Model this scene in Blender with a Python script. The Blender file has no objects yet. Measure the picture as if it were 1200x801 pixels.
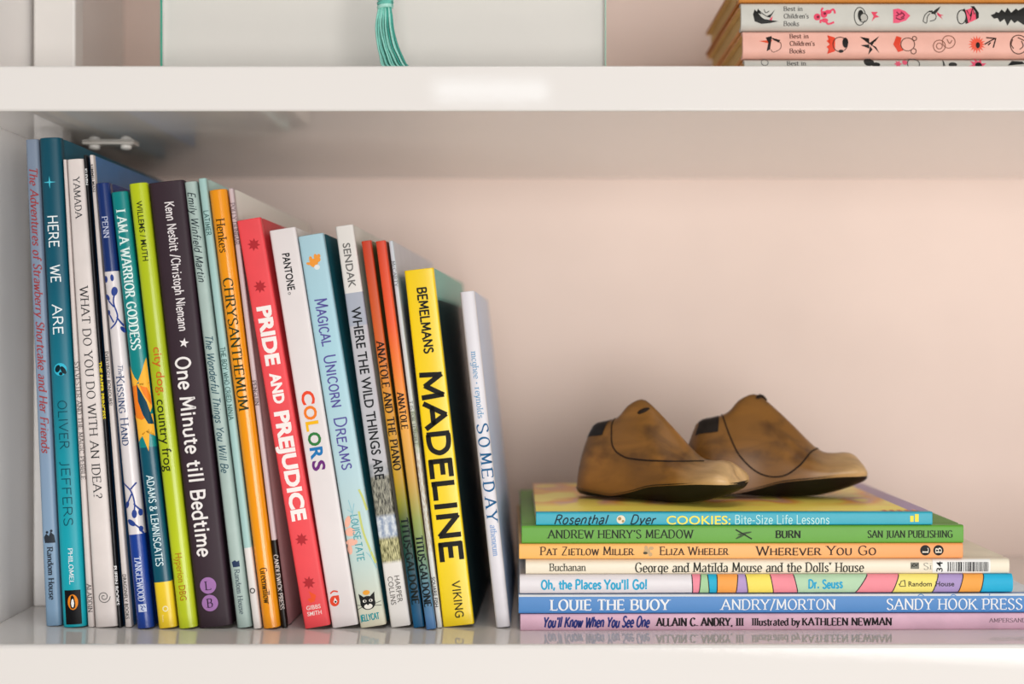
import bpy, bmesh, math, random
from mathutils import Vector, Matrix

# ------------------------------------------------------------------ camera, world, light, exposure
F_PX = 1667.0            # focal length in pixels of the 1200x801 frame
CX, CY = 620.0, 400.0    # vanishing point of the shelf's depth lines
D0 = 0.827               # camera to the plane of the book spines (y = 0)
HC = 0.1676              # camera height above the shelf board
scene = bpy.context.scene
COL = scene.collection
cam_data = bpy.data.cameras.new('camera')
cam = bpy.data.objects.new('camera', cam_data)
COL.objects.link(cam)
cam.location = (0, -D0, HC)
cam.rotation_euler = (math.pi / 2, 0, 0)
cam_data.sensor_width = 36.0
cam_data.lens = F_PX / 1200 * 36.0
cam_data.shift_x = (600 - CX) / 1200
cam_data.shift_y = -(400.5 - CY) / 1200
cam_data.clip_start = 0.01
cam_data.dof.use_dof = True
cam_data.dof.focus_distance = D0 - 0.002
cam_data.dof.aperture_fstop = 3.6
scene.camera = cam

world = bpy.data.worlds.new('world')
scene.world = world
world.use_nodes = True
bg = world.node_tree.nodes['Background']
bg.inputs['Color'].default_value = (1.0, 0.965, 0.93, 1)
bg.inputs['Strength'].default_value = 0.17


def area_light(name, loc, target, sx, sy, power, color):
    ld = bpy.data.lights.new(name, 'AREA')
    ld.shape = 'RECTANGLE'
    ld.size = sx
    ld.size_y = sy
    ld.energy = power
    ld.color = color
    o = bpy.data.objects.new(name, ld)
    o.location = loc
    o.rotation_euler = (Vector(target) - Vector(loc)).to_track_quat('-Z', 'Y').to_euler()
    COL.objects.link(o)
    return o


# daylight windows behind the camera, plus unseen lamps added as fill
area_light('side_fill', (2.3, -1.9, 0.25), (-0.1, 0.1, 0.12), 1.2, 1.0, 10, (1.0, 0.985, 0.965))  # unseen lamp added on the right to brighten the left side panel
area_light('window_daylight_front', (0.7, -3.0, -0.04), (0.0, 0.1, 0.12), 1.9, 1.2, 63, (1.0, 0.985, 0.965))
area_light('overhead_fill', (0.25, -0.95, 2.3), (0.1, -0.02, 0.1), 1.6, 0.8, 15, (1.0, 0.985, 0.965))  # unseen lamp added overhead to brighten the shelf tops
area_light('low_fill', (0.3, -1.7, -1.05), (0.1, 0.0, 0.2), 2.2, 1.2, 16, (1.0, 0.95, 0.88))  # unseen lamp added below, aimed up to brighten the upper board's underside
area_light('window_daylight_far', (-0.156, -5.04, 1.187), (-0.09, 0.0, 0.3), 0.46, 0.085, 0.5, (0.86, 0.94, 1.0))

scene.view_settings.view_transform = 'Standard'
scene.view_settings.look = 'None'
scene.view_settings.exposure = -0.09
scene.view_settings.gamma = 1.0
scene.view_settings.use_curve_mapping = False


# ------------------------------------------------------------------ helpers
def lin(c):
    """'#rrggbb' to linear rgba"""
    c = c.lstrip('#')
    out = []
    for i in (0, 2, 4):
        v = int(c[i:i + 2], 16) / 255
        out.append(v / 12.92 if v <= 0.04045 else ((v + 0.055) / 1.055) ** 2.4)
    return (out[0], out[1], out[2], 1.0)


_mats = {}


def base_mat(name):
    m = bpy.data.materials.new(name)
    m.use_nodes = True
    return m, m.node_tree, m.node_tree.nodes['Principled BSDF']


def mat(color, rough=0.45, noise=0.05, scale=60.0, metallic=0.0, spec=0.3, bump=0.0):
    """plain procedural surface: base colour with faint mottling"""
    key = ('flat', color, rough, noise, scale, metallic, spec, bump)
    if key in _mats:
        return _mats[key]
    m, nt, b = base_mat('surface_' + color.strip('#'))
    c = lin(color)
    b.inputs['Roughness'].default_value = rough
    b.inputs['Metallic'].default_value = metallic
    b.inputs['Specular IOR Level'].default_value = spec
    tc = nt.nodes.new('ShaderNodeTexCoord')
    no = nt.nodes.new('ShaderNodeTexNoise')
    no.inputs['Scale'].default_value = scale
    no.inputs['Detail'].default_value = 3
    nt.links.new(tc.outputs['Object'], no.inputs['Vector'])
    rp = nt.nodes.new('ShaderNodeValToRGB')
    rp.color_ramp.elements[0].position = 0.3
    rp.color_ramp.elements[1].position = 0.7
    rp.color_ramp.elements[0].color = tuple(v * (1 - noise) for v in c[:3]) + (1,)
    rp.color_ramp.elements[1].color = tuple(min(1, v * (1 + noise)) for v in c[:3]) + (1,)
    nt.links.new(no.outputs['Fac'], rp.inputs['Fac'])
    nt.links.new(rp.outputs['Color'], b.inputs['Base Color'])
    if bump:
        bp = nt.nodes.new('ShaderNodeBump')
        bp.inputs['Strength'].default_value = bump
        bp.inputs['Distance'].default_value = 0.0004
        nt.links.new(no.outputs['Fac'], bp.inputs['Height'])
        nt.links.new(bp.outputs['Normal'], b.inputs['Normal'])
    _mats[key] = m
    return m


def band_mat(name, stops, interp='CONSTANT', rough=0.35, art=None, coat=0.0):
    """spine print: colours in bands or gradients along the spine (uv.y, 0 foot .. 1 head)
    art = (v0, v1, colour a, colour b, scale_u, scale_v): mottled picture printed between v0 and v1"""
    m, nt, b = base_mat(name)
    uv = nt.nodes.new('ShaderNodeUVMap')
    sep = nt.nodes.new('ShaderNodeSeparateXYZ')
    nt.links.new(uv.outputs['UV'], sep.inputs[0])
    rp = nt.nodes.new('ShaderNodeValToRGB')
    cr = rp.color_ramp
    cr.interpolation = interp
    stops = sorted(stops)
    while len(cr.elements) < len(stops):
        cr.elements.new(0.5)
    for e, (p, c) in zip(cr.elements, stops):
        e.position = min(1, max(0, p))
    for e, (p, c) in zip(cr.elements, stops):
        e.color = lin(c)
    nt.links.new(sep.outputs['Y'], rp.inputs['Fac'])
    out = rp.outputs['Color']
    arts = [] if art is None else (art if isinstance(art, list) else [art])
    for v0, v1, ca, cb, su, sv in arts:
        mp = nt.nodes.new('ShaderNodeMapping')
        mp.inputs['Scale'].default_value = (su, sv, 1)
        nt.links.new(uv.outputs['UV'], mp.inputs['Vector'])
        no = nt.nodes.new('ShaderNodeTexNoise')
        no.inputs['Scale'].default_value = 1.0
        no.inputs['Detail'].default_value = 4
        nt.links.new(mp.outputs['Vector'], no.inputs['Vector'])
        r2 = nt.nodes.new('ShaderNodeValToRGB')
        r2.color_ramp.elements[0].position = 0.38
        r2.color_ramp.elements[1].position = 0.62
        r2.color_ramp.elements[0].color = lin(ca)
        r2.color_ramp.elements[1].color = lin(cb)
        nt.links.new(no.outputs['Fac'], r2.inputs['Fac'])
        mk = nt.nodes.new('ShaderNodeValToRGB')
        e = mk.color_ramp.elements
        e[0].position = max(0, v0 - 0.004)
        e[0].color = (0, 0, 0, 1)
        e[1].position = min(1, v0 + 0.004)
        e[1].color = (1, 1, 1, 1)
        e2 = e.new(min(1, v1 - 0.004))
        e2.color = (1, 1, 1, 1)
        e3 = e.new(min(1, v1 + 0.004))
        e3.color = (0, 0, 0, 1)
        nt.links.new(sep.outputs['Y'], mk.inputs['Fac'])
        mx = nt.nodes.new('ShaderNodeMix')
        mx.data_type = 'RGBA'
        nt.links.new(mk.outputs['Color'], mx.inputs[0])
        nt.links.new(out, mx.inputs[6])
        nt.links.new(r2.outputs['Color'], mx.inputs[7])
        out = mx.outputs[2]
    nt.links.new(out, b.inputs['Base Color'])
    b.inputs['Specular IOR Level'].default_value = 0.3
    b.inputs['Roughness'].default_value = rough
    b.inputs['Coat Weight'].default_value = coat
    b.inputs['Coat Roughness'].default_value = 0.12
    return m


def page_mat(color):
    key = ('page', color)
    if key in _mats:
        return _mats[key]
    m, nt, b = base_mat('page_edges_' + color.strip('#'))
    tc = nt.nodes.new('ShaderNodeTexCoord')
    mp = nt.nodes.new('ShaderNodeMapping')
    mp.inputs['Scale'].default_value = (2600, 6, 6)
    nt.links.new(tc.outputs['Object'], mp.inputs['Vector'])
    no = nt.nodes.new('ShaderNodeTexNoise')
    no.inputs['Scale'].default_value = 1.0
    nt.links.new(mp.outputs['Vector'], no.inputs['Vector'])
    rp = nt.nodes.new('ShaderNodeValToRGB')
    c = lin(color)
    rp.color_ramp.elements[0].position = 0.35
    rp.color_ramp.elements[0].color = tuple(v * 0.78 for v in c[:3]) + (1,)
    rp.color_ramp.elements[1].position = 0.6
    rp.color_ramp.elements[1].color = c
    nt.links.new(no.outputs['Fac'], rp.inputs['Fac'])
    nt.links.new(rp.outputs['Color'], b.inputs['Base Color'])
    b.inputs['Roughness'].default_value = 0.85
    _mats[key] = m
    return m


def obj(name, verts, faces, mats, parent=None, smooth=None, mat_idx=None, uvs=None, bevel=0.0):
    me = bpy.data.meshes.new(name)
    me.from_pydata([tuple(v) for v in verts], [], faces)
    for m in (mats if isinstance(mats, (list, tuple)) else [mats]):
        me.materials.append(m)
    if mat_idx:
        me.polygons.foreach_set('material_index', mat_idx)
    if uvs:
        layer = me.uv_layers.new(name='UVMap')
        flat = [c for uv in uvs for c in uv]
        layer.data.foreach_set('uv', flat)
    if smooth is not None:
        me.polygons.foreach_set('use_smooth', [True] * len(me.polygons))
        me.set_sharp_from_angle(angle=math.radians(smooth))
    me.update()
    o = bpy.data.objects.new(name, me)
    COL.objects.link(o)
    if parent:
        o.parent = parent
    if bevel:
        md = o.modifiers.new('edge_rounding', 'BEVEL')
        md.width = bevel
        md.segments = 3
        md.limit_method = 'ANGLE'
        md.angle_limit = math.radians(45)
    return o


def box_geo(x0, x1, y0, y1, z0, z1):
    v = [(x0, y0, z0), (x1, y0, z0), (x1, y1, z0), (x0, y1, z0), (x0, y0, z1), (x1, y0, z1), (x1, y1, z1), (x0, y1, z1)]
    f = [(0, 3, 2, 1), (4, 5, 6, 7), (0, 1, 5, 4), (1, 2, 6, 5), (2, 3, 7, 6), (3, 0, 4, 7)]
    return v, f


def box(name, dims, m, parent=None, bevel=0.0):
    v, f = box_geo(*dims)
    return obj(name, v, f, m, parent, smooth=30 if bevel else None, bevel=bevel)


def thing(name, label, cat, loc, rot=(0, 0, 0), group=None):
    o = bpy.data.objects.new(name, None)
    o.empty_display_size = 0.02
    COL.objects.link(o)
    o.location = loc
    o.rotation_euler = rot
    o['label'] = label
    o['category'] = cat
    if group:
        o['group'] = group
    return o


def tube_geo(pts, radii, n=8, caps=True):
    verts, faces = [], []
    pts = [Vector(p) for p in pts]
    for i, p in enumerate(pts):
        a = pts[max(0, i - 1)]
        b = pts[min(len(pts) - 1, i + 1)]
        t = (b - a).normalized()
        ref = Vector((0, 1, 0)) if abs(t.y) < 0.9 else Vector((1, 0, 0))
        u = t.cross(ref).normalized()
        w = t.cross(u)
        r = radii[i] if isinstance(radii, (list, tuple)) else radii
        for k in range(n):
            q = 2 * math.pi * k / n
            verts.append(p + u * math.cos(q) * r + w * math.sin(q) * r)
    for i in range(len(pts) - 1):
        for k in range(n):
            a = i * n + k
            b = i * n + (k + 1) % n
            faces.append((a, b, b + n, a + n))
    if caps:
        faces.append(tuple(range(n))[::-1])
        faces.append(tuple(range((len(pts) - 1) * n, len(pts) * n)))
    return verts, faces


def catmull(pts, per=6, closed=False):
    n = len(pts)
    if n < 3:
        return list(pts)
    out = []
    rng = range(n if closed else n - 1)
    for i in rng:
        if closed:
            p0, p1, p2, p3 = pts[(i - 1) % n], pts[i], pts[(i + 1) % n], pts[(i + 2) % n]
        else:
            p0, p1, p2, p3 = pts[max(0, i - 1)], pts[i], pts[i + 1], pts[min(n - 1, i + 2)]
        for k in range(per):
            t = k / per
            out.append(tuple(0.5 * (2 * b + (c - a) * t + (2 * a - 5 * b + 4 * c - d) * t * t + (3 * b - a - 3 * c + d) * t ** 3)
                             for a, b, c, d in zip(p0, p1, p2, p3)))
    out.append(tuple(pts[0] if closed else pts[-1]))
    return out


# ------------------------------------------------------------------ lettering: single-line letter skeletons stroked with a pen
# per letter: advance width; strokes. '~' smooth, 'o' = ellipse cx,cy rx,ry. Cap height 10, x-height 6.6
GL = {
'A': "8.4;0.3,0 4.2,10 8.1,0;1.7,3.6 6.7,3.6", 'B': "7;1,0 1,10;~1,10 3.6,10 5.5,9.3 5.7,7.7 5,5.9 3.2,5.3 1,5.3;~1,5.3 3.6,5.3 6,4.5 6.3,2.6 5.4,0.6 3.4,0 1,0",
'C': "7.6;~7,8.2 5.8,9.7 4,10.1 1.8,8.8 0.7,5 1.8,1.3 4,-0.1 6,0.4 7.1,2", 'D': "8;1,0 1,10;~1,10 3.7,10 6,8.7 7.2,5 6,1.3 3.7,0 1,0",
'E': "6.4;1,0 1,10;1,10 5.7,10;1,5.2 4.9,5.2;1,0 6,0", 'F': "6;1,0 1,10;1,10 5.6,10;1,5.1 4.7,5.1",
'G': "8.2;~7,8.3 5.8,9.7 4,10.1 1.8,8.8 0.7,5 1.8,1.3 4.2,-0.1 6.2,0.3 7.2,1.4;7.2,1 7.2,4.6 4.9,4.6", 'H': "8;1,0 1,10;7,0 7,10;1,5.2 7,5.2",
'I': "3;1.5,0 1.5,10", 'J': "4;~2.8,10 2.8,6 2.8,1 2,-0.9 0.5,-1.5", 'K': "7.4;1,0 1,10;6.6,10 1,4.2;2.7,6 7.1,0", 'L': "6;1,10 1,0;1,0 5.8,0",
'M': "9.4;1,0 1.4,10 4.7,1.6 8,10 8.4,0", 'N': "8.2;1,0 1,10 7.2,0.2 7.2,10", 'O': "8.4;o 4.2,5 3.5,5.1", 'P': "6.6;1,0 1,10;~1,10 3.6,10 5.6,9.2 6,7.3 5.4,5.4 3.6,4.6 1,4.6",
'Q': "8.4;o 4.2,5 3.5,5.1;~4.4,1.6 6,-0.6 8,-1.2", 'R': "7.4;1,0 1,10;~1,10 3.6,10 5.5,9.3 5.9,7.5 5.3,5.7 3.6,5 1,5;3.6,5 7,0",
'S': "6.2;~5.4,8.6 4.4,9.8 3,10.1 1.2,9.3 0.9,7.4 2.2,5.8 4,4.7 5.5,3.2 5.3,1 3.6,-0.1 2,0 0.7,1.5", 'T': "7;3.5,0 3.5,10;0.4,10 6.6,10",
'U': "7.8;~1,10 1,6 1,3 2,0.6 3.9,-0.1 5.8,0.6 6.8,3 6.8,6 6.8,10", 'V': "8;0.4,10 4,0 7.6,10", 'W': "11;0.4,10 3,0 5.5,9 8,0 10.6,10",
'X': "7.6;0.6,10 7,0;7,10 0.6,0", 'Y': "7.4;0.3,10 3.7,4.8 7.1,10;3.7,4.8 3.7,0", 'Z': "7;0.8,10 6.2,10 0.7,0 6.4,0",
'a': "5.6;~1,5.4 2.2,6.6 3.9,6.3 4.6,4.8 4.6,2 4.6,0.5 5.4,0.1;~4.6,3.9 2.2,3.5 0.8,2.2 1,0.5 2.6,-0.1 4.6,1.4", 'b': "6.2;1,10 1,0.3;~1,4.8 2.2,6.4 3.8,6.6 5.4,5.3 5.6,3.2 4.9,0.9 3.2,-0.1 1,0.7",
'c': "5.2;~4.9,5.3 3.6,6.6 2,6.2 0.8,4.6 0.7,2.4 1.8,0.3 3.4,-0.1 5,1.3", 'd': "6.2;5.2,10 5.2,0.1;~5.2,4.8 4,6.4 2.4,6.6 0.9,5.3 0.6,3.2 1.3,0.9 3,-0.1 5.2,1",
'e': "5.4;~0.8,3.5 4.9,3.6 4.5,5.6 3,6.7 1.4,5.8 0.7,3.5 1.2,1.1 3,-0.1 4.9,1.2", 'f': "3.8;~4,9.4 3,10.2 2,9.2 1.8,7 1.8,3 1.8,0;0.4,6.4 3.5,6.4",
'g': "5.8;~4.8,5.4 3.6,6.6 2,6.5 0.8,5 0.7,3 1.5,1 3,0.2 4.9,1.7;~4.9,6.6 4.9,2 4.8,-1.2 3.8,-2.9 2.2,-3.1 0.8,-2.1", 'h': "6.2;1,10 1,0;~1,4.6 2.4,6.3 4,6.6 5.1,5.2 5.2,2.6 5.2,0",
'i': "2.8;1.4,6.6 1.4,0;1.4,8.8 1.4,9.5", 'j': "2.8;~1.6,6.6 1.6,2 1.5,-2 0.2,-3;1.6,8.8 1.6,9.5", 'k': "5.6;1,10 1,0;4.8,6.6 1,2.7;2.4,4.1 5.4,0", 'l': "2.6;1.3,10 1.3,0",
'm': "9;1,6.6 1,0;~1,4.6 2.2,6.3 3.6,6.5 4.5,5 4.5,2.6 4.5,0;~4.5,4.6 5.8,6.3 7.1,6.5 8,5 8,2.6 8,0", 'n': "6.2;1,6.6 1,0;~1,4.6 2.4,6.3 4,6.6 5.1,5.2 5.2,2.6 5.2,0",
'o': "5.8;o 2.9,3.25 2.3,3.4", 'p': "6.2;1,6.6 1,-3;~1,4.8 2.2,6.4 3.8,6.6 5.4,5.3 5.6,3.2 4.9,0.9 3.2,-0.1 1,0.9", 'q': "6.2;5.2,6.6 5.2,-3;~5.2,4.8 4,6.4 2.4,6.6 0.9,5.3 0.6,3.2 1.3,0.9 3,-0.1 5.2,1",
'r': "4.2;1,6.6 1,0;~1,4.4 2.2,6.2 3.9,6.5", 's': "4.8;~4.2,5.5 3,6.6 1.4,6.2 0.9,4.9 2.4,3.6 4,2.4 4,0.7 2.6,-0.1 0.7,0.9", 't': "3.8;~1.8,8.8 1.8,4 1.9,0.9 2.8,-0.1 3.8,0.5;0.4,6.4 3.5,6.4",
'u': "6.2;~1,6.6 1,3 1.2,0.9 2.6,-0.1 4.2,0.6 5.2,2.2;5.2,6.6 5.2,0", 'v': "5.6;0.4,6.6 2.8,0 5.2,6.6", 'w': "8;0.3,6.6 2.3,0 4,6 5.7,0 7.7,6.6", 'x': "5.4;0.5,6.6 5,0;5,6.6 0.4,0",
'y': "5.6;0.4,6.6 2.9,0.4;~5.2,6.6 2.9,0.4 1.8,-2.3 0.2,-3", 'z': "5;0.6,6.5 4.4,6.5 0.6,0 4.6,0", ' ': "3.4", '.': "2.6;1.3,0 1.3,0.9", ',': "2.6;1.5,0.9 0.8,-1.4", "'": "2.2;1.2,10 1,7.6",
'!': "3;1.6,10 1.4,3.2;1.4,0 1.4,0.9", '?': "5.6;~0.8,8.3 2,9.9 4,9.8 4.9,8 4.2,6.2 2.8,4.8 2.7,3;2.7,0 2.7,0.9", ':': "2.6;1.3,0 1.3,0.9;1.3,5 1.3,5.9", '/': "4.6;0.4,-1 4.2,10.4",
'&': "8;~7.4,4.6 6,1.2 3.6,-0.1 1.4,0.5 0.9,2.6 2.6,4.8 4.6,6.8 4.8,9 3.4,10.1 2,9 2.4,6.8 4.6,3.4 7.4,0", '*': "3;o 1.5,4 0.7,0.7", '3': "6;~1,8.6 2.8,10 4.8,9 4.6,6.6 2.6,5.4;~2.6,5.4 5,4.6 5.2,1.8 3.4,0 1.6,0 0.6,1.4",
'4': "6.2;4.4,0 4.4,10 0.5,3.2 5.9,3.2", '-': "4;0.6,3.6 3.4,3.6",
}


def skeleton(text, small_caps=False):
    out, x = [], 0.0
    for ch in text:
        sc = 1.0
        if small_caps and ch.islower():
            ch, sc = ch.upper(), 0.76
        g = GL.get(ch, GL[' ']).split(';')
        adv = float(g[0])
        for s in g[1:]:
            kind = 'l'
            if s[0] in '~o':
                kind, s = s[0], s[1:].strip()
            pts = [tuple(float(q) for q in p.split(',')) for p in s.split()]
            if kind == 'o':
                (cx, cy), (rx, ry) = pts
                pts = [(cx + rx * math.cos(2 * math.pi * k / 20), cy + ry * math.sin(2 * math.pi * k / 20)) for k in range(21)]
            elif kind == '~':
                pts = catmull(pts, 4)
            out.append((kind, [((x + px * sc) / 10, py * sc / 10) for px, py in pts]))
        x += adv * sc + 0.9
    return out, (x - 0.9) / 10


def stroke_poly(pts, width_fn, verts, faces, closed=False):
    n = len(pts)
    base = len(verts)
    for i in range(n):
        if closed:
            a, b = pts[(i - 1) % (n - 1)], pts[(i + 1) % (n - 1)]
        else:
            a, b = pts[max(0, i - 1)], pts[min(n - 1, i + 1)]
        d = Vector((b[0] - a[0], b[1] - a[1]))
        if d.length < 1e-9:
            d = Vector((1, 0))
        d.normalize()
        k = 1.0
        if 0 < i < n - 1:
            e = Vector((pts[i][0] - pts[i - 1][0], pts[i][1] - pts[i - 1][1]))
            if e.length > 1e-9:
                e.normalize()
                k = 1 / max(0.62, abs(e.dot(d)))
        w = width_fn(d) * 0.5 * k
        nx, ny = -d.y, d.x
        verts.append((pts[i][0] + nx * w, pts[i][1] + ny * w))
        verts.append((pts[i][0] - nx * w, pts[i][1] - ny * w))
    for i in range(n - 1):
        a = base + 2 * i
        faces.append((a, a + 1, a + 3, a + 2))


def pen_text(text, length, cap, style='serif', weight=None, sc=False, seed=3):
    """letters as flat strokes, x along the line (0..length), y up, cap height = cap"""
    sk, w = skeleton(text, sc)
    sx = length / w
    rnd = random.Random(seed)
    verts, faces = [], []
    if style == 'serif':
        T = (weight or 0.15) * cap
        t = 0.46 * T
        ang = math.radians(14)
        wf = lambda d: math.sqrt((T * abs(d.x * math.sin(ang) - d.y * math.cos(ang))) ** 2 + t * t)
    else:
        T = (weight or 0.11) * cap
        wf = lambda d: T
    slant = {'script': 0.30, 'italic': 0.22}.get(style, 0.0)
    if style == 'italic':
        ang = math.radians(20)
        T = (weight or 0.15) * cap
        wf = lambda d: math.sqrt((T * abs(d.x * math.sin(ang) - d.y * math.cos(ang))) ** 2 + (0.45 * T) ** 2)
    for kind, pts in sk:
        jy = rnd.uniform(-0.04, 0.04) if style in ('hand', 'script') else 0
        P = [((x + slant * y) * sx, (y + jy) * cap) for x, y in pts]
        if kind == 'l' and style in ('hand', 'sansline'):
            for e, q in ((0, 1), (-1, -2)):
                d = Vector((P[e][0] - P[q][0], P[e][1] - P[q][1]))
                if d.length > 1e-9:
                    d.normalize()
                    P[e] = (P[e][0] + d.x * T * 0.35, P[e][1] + d.y * T * 0.35)
        if kind == 'l' and len(P) > 2:      # straight letters: every limb its own stroke, overlapping at the corners
            for i in range(len(P) - 1):
                A, B = Vector(P[i]), Vector(P[i + 1])
                dd = (B - A).normalized() * (T * 0.22)
                stroke_poly([tuple(A - (dd if i else dd * 0)), tuple(B + (dd if i < len(P) - 2 else dd * 0))], wf, verts, faces)
        else:
            stroke_poly(P, wf, verts, faces, closed=(kind == 'o'))
        if style in ('serif', 'italic'):
            sw = 0.13 * cap + 0.35 * T
            for e, q in ((0, 1), (-1, -2)):
                dx, dy = P[e][0] - P[q][0], P[e][1] - P[q][1]
                yy = pts[e][1]
                if kind == 'o':
                    continue
                if abs(dy) > abs(dx) * 1.1 and (abs(yy) < 0.05 or abs(yy - 1) < 0.06 or (abs(yy - .66) < 0.03 and dy > 0) or yy < -.25) and (kind == 'l' or len(pts) > 1):
                    s2 = sw * (0.7 if style == 'italic' else 1.0)
                    b = len(verts)
                    x, y = P[e]
                    h = 0.055 * cap if dy < 0 else -0.055 * cap
                    verts += [(x - s2, y), (x + s2, y), (x + s2, y + h), (x - s2, y + h)]
                    faces.append((b, b + 1, b + 2, b + 3))
                elif abs(dx) > abs(dy) and kind == 'l' and len(pts) == 2 and text not in '-':
                    b = len(verts)
                    x, y = P[e]
                    h = 0.11 * cap
                    ww = 0.04 * cap
                    lo, hi = (0, h * 1.5) if yy < 0.05 else ((-h * 1.5, 0) if yy > 0.95 else (-h * .7, h * .7))
                    verts += [(x - ww, y + lo), (x + ww, y + lo), (x + ww, y + hi), (x - ww, y + hi)]
                    faces.append((b, b + 1, b + 2, b + 3))
    return verts, faces


def knot_cut(P, faces, knots):
    """cut flat faces along the lines u = knot, so that print follows a curved spine; P holds (s, u)"""
    bm = bmesh.new()
    vs = [bm.verts.new((s, u, 0)) for s, u in P]
    for f in faces:
        try:
            bm.faces.new([vs[i] for i in f])
        except ValueError:
            pass
    lo, hi = min(u for _, u in P), max(u for _, u in P)
    for kn in knots:
        if lo < kn < hi:
            bmesh.ops.bisect_plane(bm, geom=bm.verts[:] + bm.edges[:] + bm.faces[:], plane_co=(0, kn, 0), plane_no=(0, 1, 0), dist=1e-6)
    bm.verts.index_update()
    out = [(v.co.x, v.co.y) for v in bm.verts]
    fs = [tuple(v.index for v in f.verts) for f in bm.faces]
    bm.free()
    return out, fs


def font_text(text, length, cap, bold=0.0):
    """letters from Blender's built-in sans face"""
    cu = bpy.data.curves.new('lettering_curve', 'FONT')
    cu.body = text
    cu.size = 1.0
    cu.offset = bold
    cu.resolution_u = 3
    o = bpy.data.objects.new('lettering_curve', cu)
    COL.objects.link(o)
    dg = bpy.context.evaluated_depsgraph_get()
    ev = o.evaluated_get(dg)
    me = ev.to_mesh()
    vs = [(v.co.x, v.co.y) for v in me.vertices]
    fs = [tuple(p.vertices) for p in me.polygons]
    ev.to_mesh_clear()
    bpy.data.objects.remove(o)
    bpy.data.curves.remove(cu)
    x0 = min(v[0] for v in vs)
    x1 = max(v[0] for v in vs)
    capu = 0.729
    return [((x - x0) * length / (x1 - x0), y / capu * cap) for x, y in vs], fs


# ------------------------------------------------------------------ where things stand (metres; x right, y into the shelf, z up)
def px_x(px, d):
    return (px - CX) * d / F_PX


def px_z(py, d):
    return HC - (py - CY) * d / F_PX


Y_FRONT = -0.040      # front edge of the shelf boards
Y_WALL = 0.285
Z_TOP0 = 0.2951       # underside of the upper shelf board
Z_TOP1 = 0.3201       # its upper side

# ------------------------------------------------------------------ setting: painted wall and the white bookcase
WHITE = '#e9e4e0'


def lacquer(name, color, rough, bump):
    m, nt, b = base_mat(name)
    c = lin(color)
    tc = nt.nodes.new('ShaderNodeTexCoord')
    no = nt.nodes.new('ShaderNodeTexNoise')
    no.inputs['Scale'].default_value = 140
    no.inputs['Detail'].default_value = 2
    nt.links.new(tc.outputs['Object'], no.inputs['Vector'])
    bp = nt.nodes.new('ShaderNodeBump')
    bp.inputs['Strength'].default_value = bump
    bp.inputs['Distance'].default_value = 0.0002
    nt.links.new(no.outputs['Fac'], bp.inputs['Height'])
    nt.links.new(bp.outputs['Normal'], b.inputs['Normal'])
    n2 = nt.nodes.new('ShaderNodeTexNoise')
    n2.inputs['Scale'].default_value = 5
    nt.links.new(tc.outputs['Object'], n2.inputs['Vector'])
    rp = nt.nodes.new('ShaderNodeValToRGB')
    rp.color_ramp.elements[0].color = tuple(v * 0.97 for v in c[:3]) + (1,)
    rp.color_ramp.elements[1].color = c
    nt.links.new(n2.outputs['Fac'], rp.inputs['Fac'])
    nt.links.new(rp.outputs['Color'], b.inputs['Base Color'])
    b.inputs['Roughness'].default_value = rough
    return m


M_WHITE = lacquer('white_gloss_paint', WHITE, 0.02, 0.035)
M_SIDE = lacquer('white_satin_paint', '#f5f1ee', 0.35, 0.1)
M_RAIL = lacquer('white_rail_paint', '#dcd7d2', 0.35, 0.1)
M_WALL = mat('#f2ddd2', rough=0.7, noise=0.035, scale=7.0, bump=0.15)

w = box('wall_back', (-0.75, 1.35, Y_WALL, Y_WALL + 0.02, -0.45, 0.95), M_WALL)
w['kind'] = 'structure'

X_SIDE = px_x(36.5, 0.90)     # inner face of the left side panel
case = thing('bookcase', 'glossy white painted bookcase whose two shelf boards carry all the books', 'bookcase', (0, 0.1, -0.45))
case_off = Vector((0, -0.1, 0.45))


def case_box(name, dims, m, bevel=0.0015):
    o = box(name, dims, m, case, bevel)
    o.location = case_off
    return o


case_box('side_panel', (X_SIDE - 0.03, X_SIDE - 0.0015, Y_FRONT - 0.0, Y_WALL, -0.45, 0.95), M_SIDE)
case_box('shelf_board', (X_SIDE - 0.0014, 1.2, Y_FRONT, Y_WALL, -0.042, 0.0), M_WHITE, 0.0022)
case_box('shelf_board', (X_SIDE - 0.0014, 1.2, Y_FRONT, Y_WALL, Z_TOP0, Z_TOP1), M_WHITE, 0.0012)
case_box('shelf_board', (X_SIDE - 0.0014, 1.2, Y_FRONT, Y_WALL, 0.70, 0.725), M_WHITE, 0.0012)  # unseen board added above the frame to shade the upper compartment
case_box('side_panel', (1.2, 1.23, Y_FRONT, Y_WALL, -0.45, 0.95), M_SIDE)
case_box('upright_rail', (X_SIDE + 0.0012, px_x(88, 0.90), 0.073, 0.090, Z_TOP1, 0.70), M_RAIL)
case_box('upright_rail', (X_SIDE + 0.0012, px_x(74, 0.90), 0.073, 0.090, 0.0, Z_TOP0), M_SIDE)
# small white fixing bracket under the upper board
M_BRACKET = mat('#d8d2ca', rough=0.3)
xb0, xb1 = px_x(100, 0.915), px_x(160, 0.915)
v, f = box_geo(xb0, xb1, 0.081, 0.094, Z_TOP0 - 0.0016, Z_TOP0)
br = obj('fixing_bracket', v, f, M_BRACKET, case, bevel=0.0004)
br.location = case_off
for xs in (px_x(111, 0.915), px_x(148, 0.915)):
    pts = [(xs, 0.0875, Z_TOP0 - 0.0012), (xs, 0.0875, Z_TOP0 - 0.0034), (xs, 0.0875, Z_TOP0 - 0.0044)]
    tv, tf = tube_geo(pts, [0.0036, 0.0036, 0.0022], 14)
    obj('screw', tv, tf, mat('#f2eee8', rough=0.2), br, smooth=40)


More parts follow.
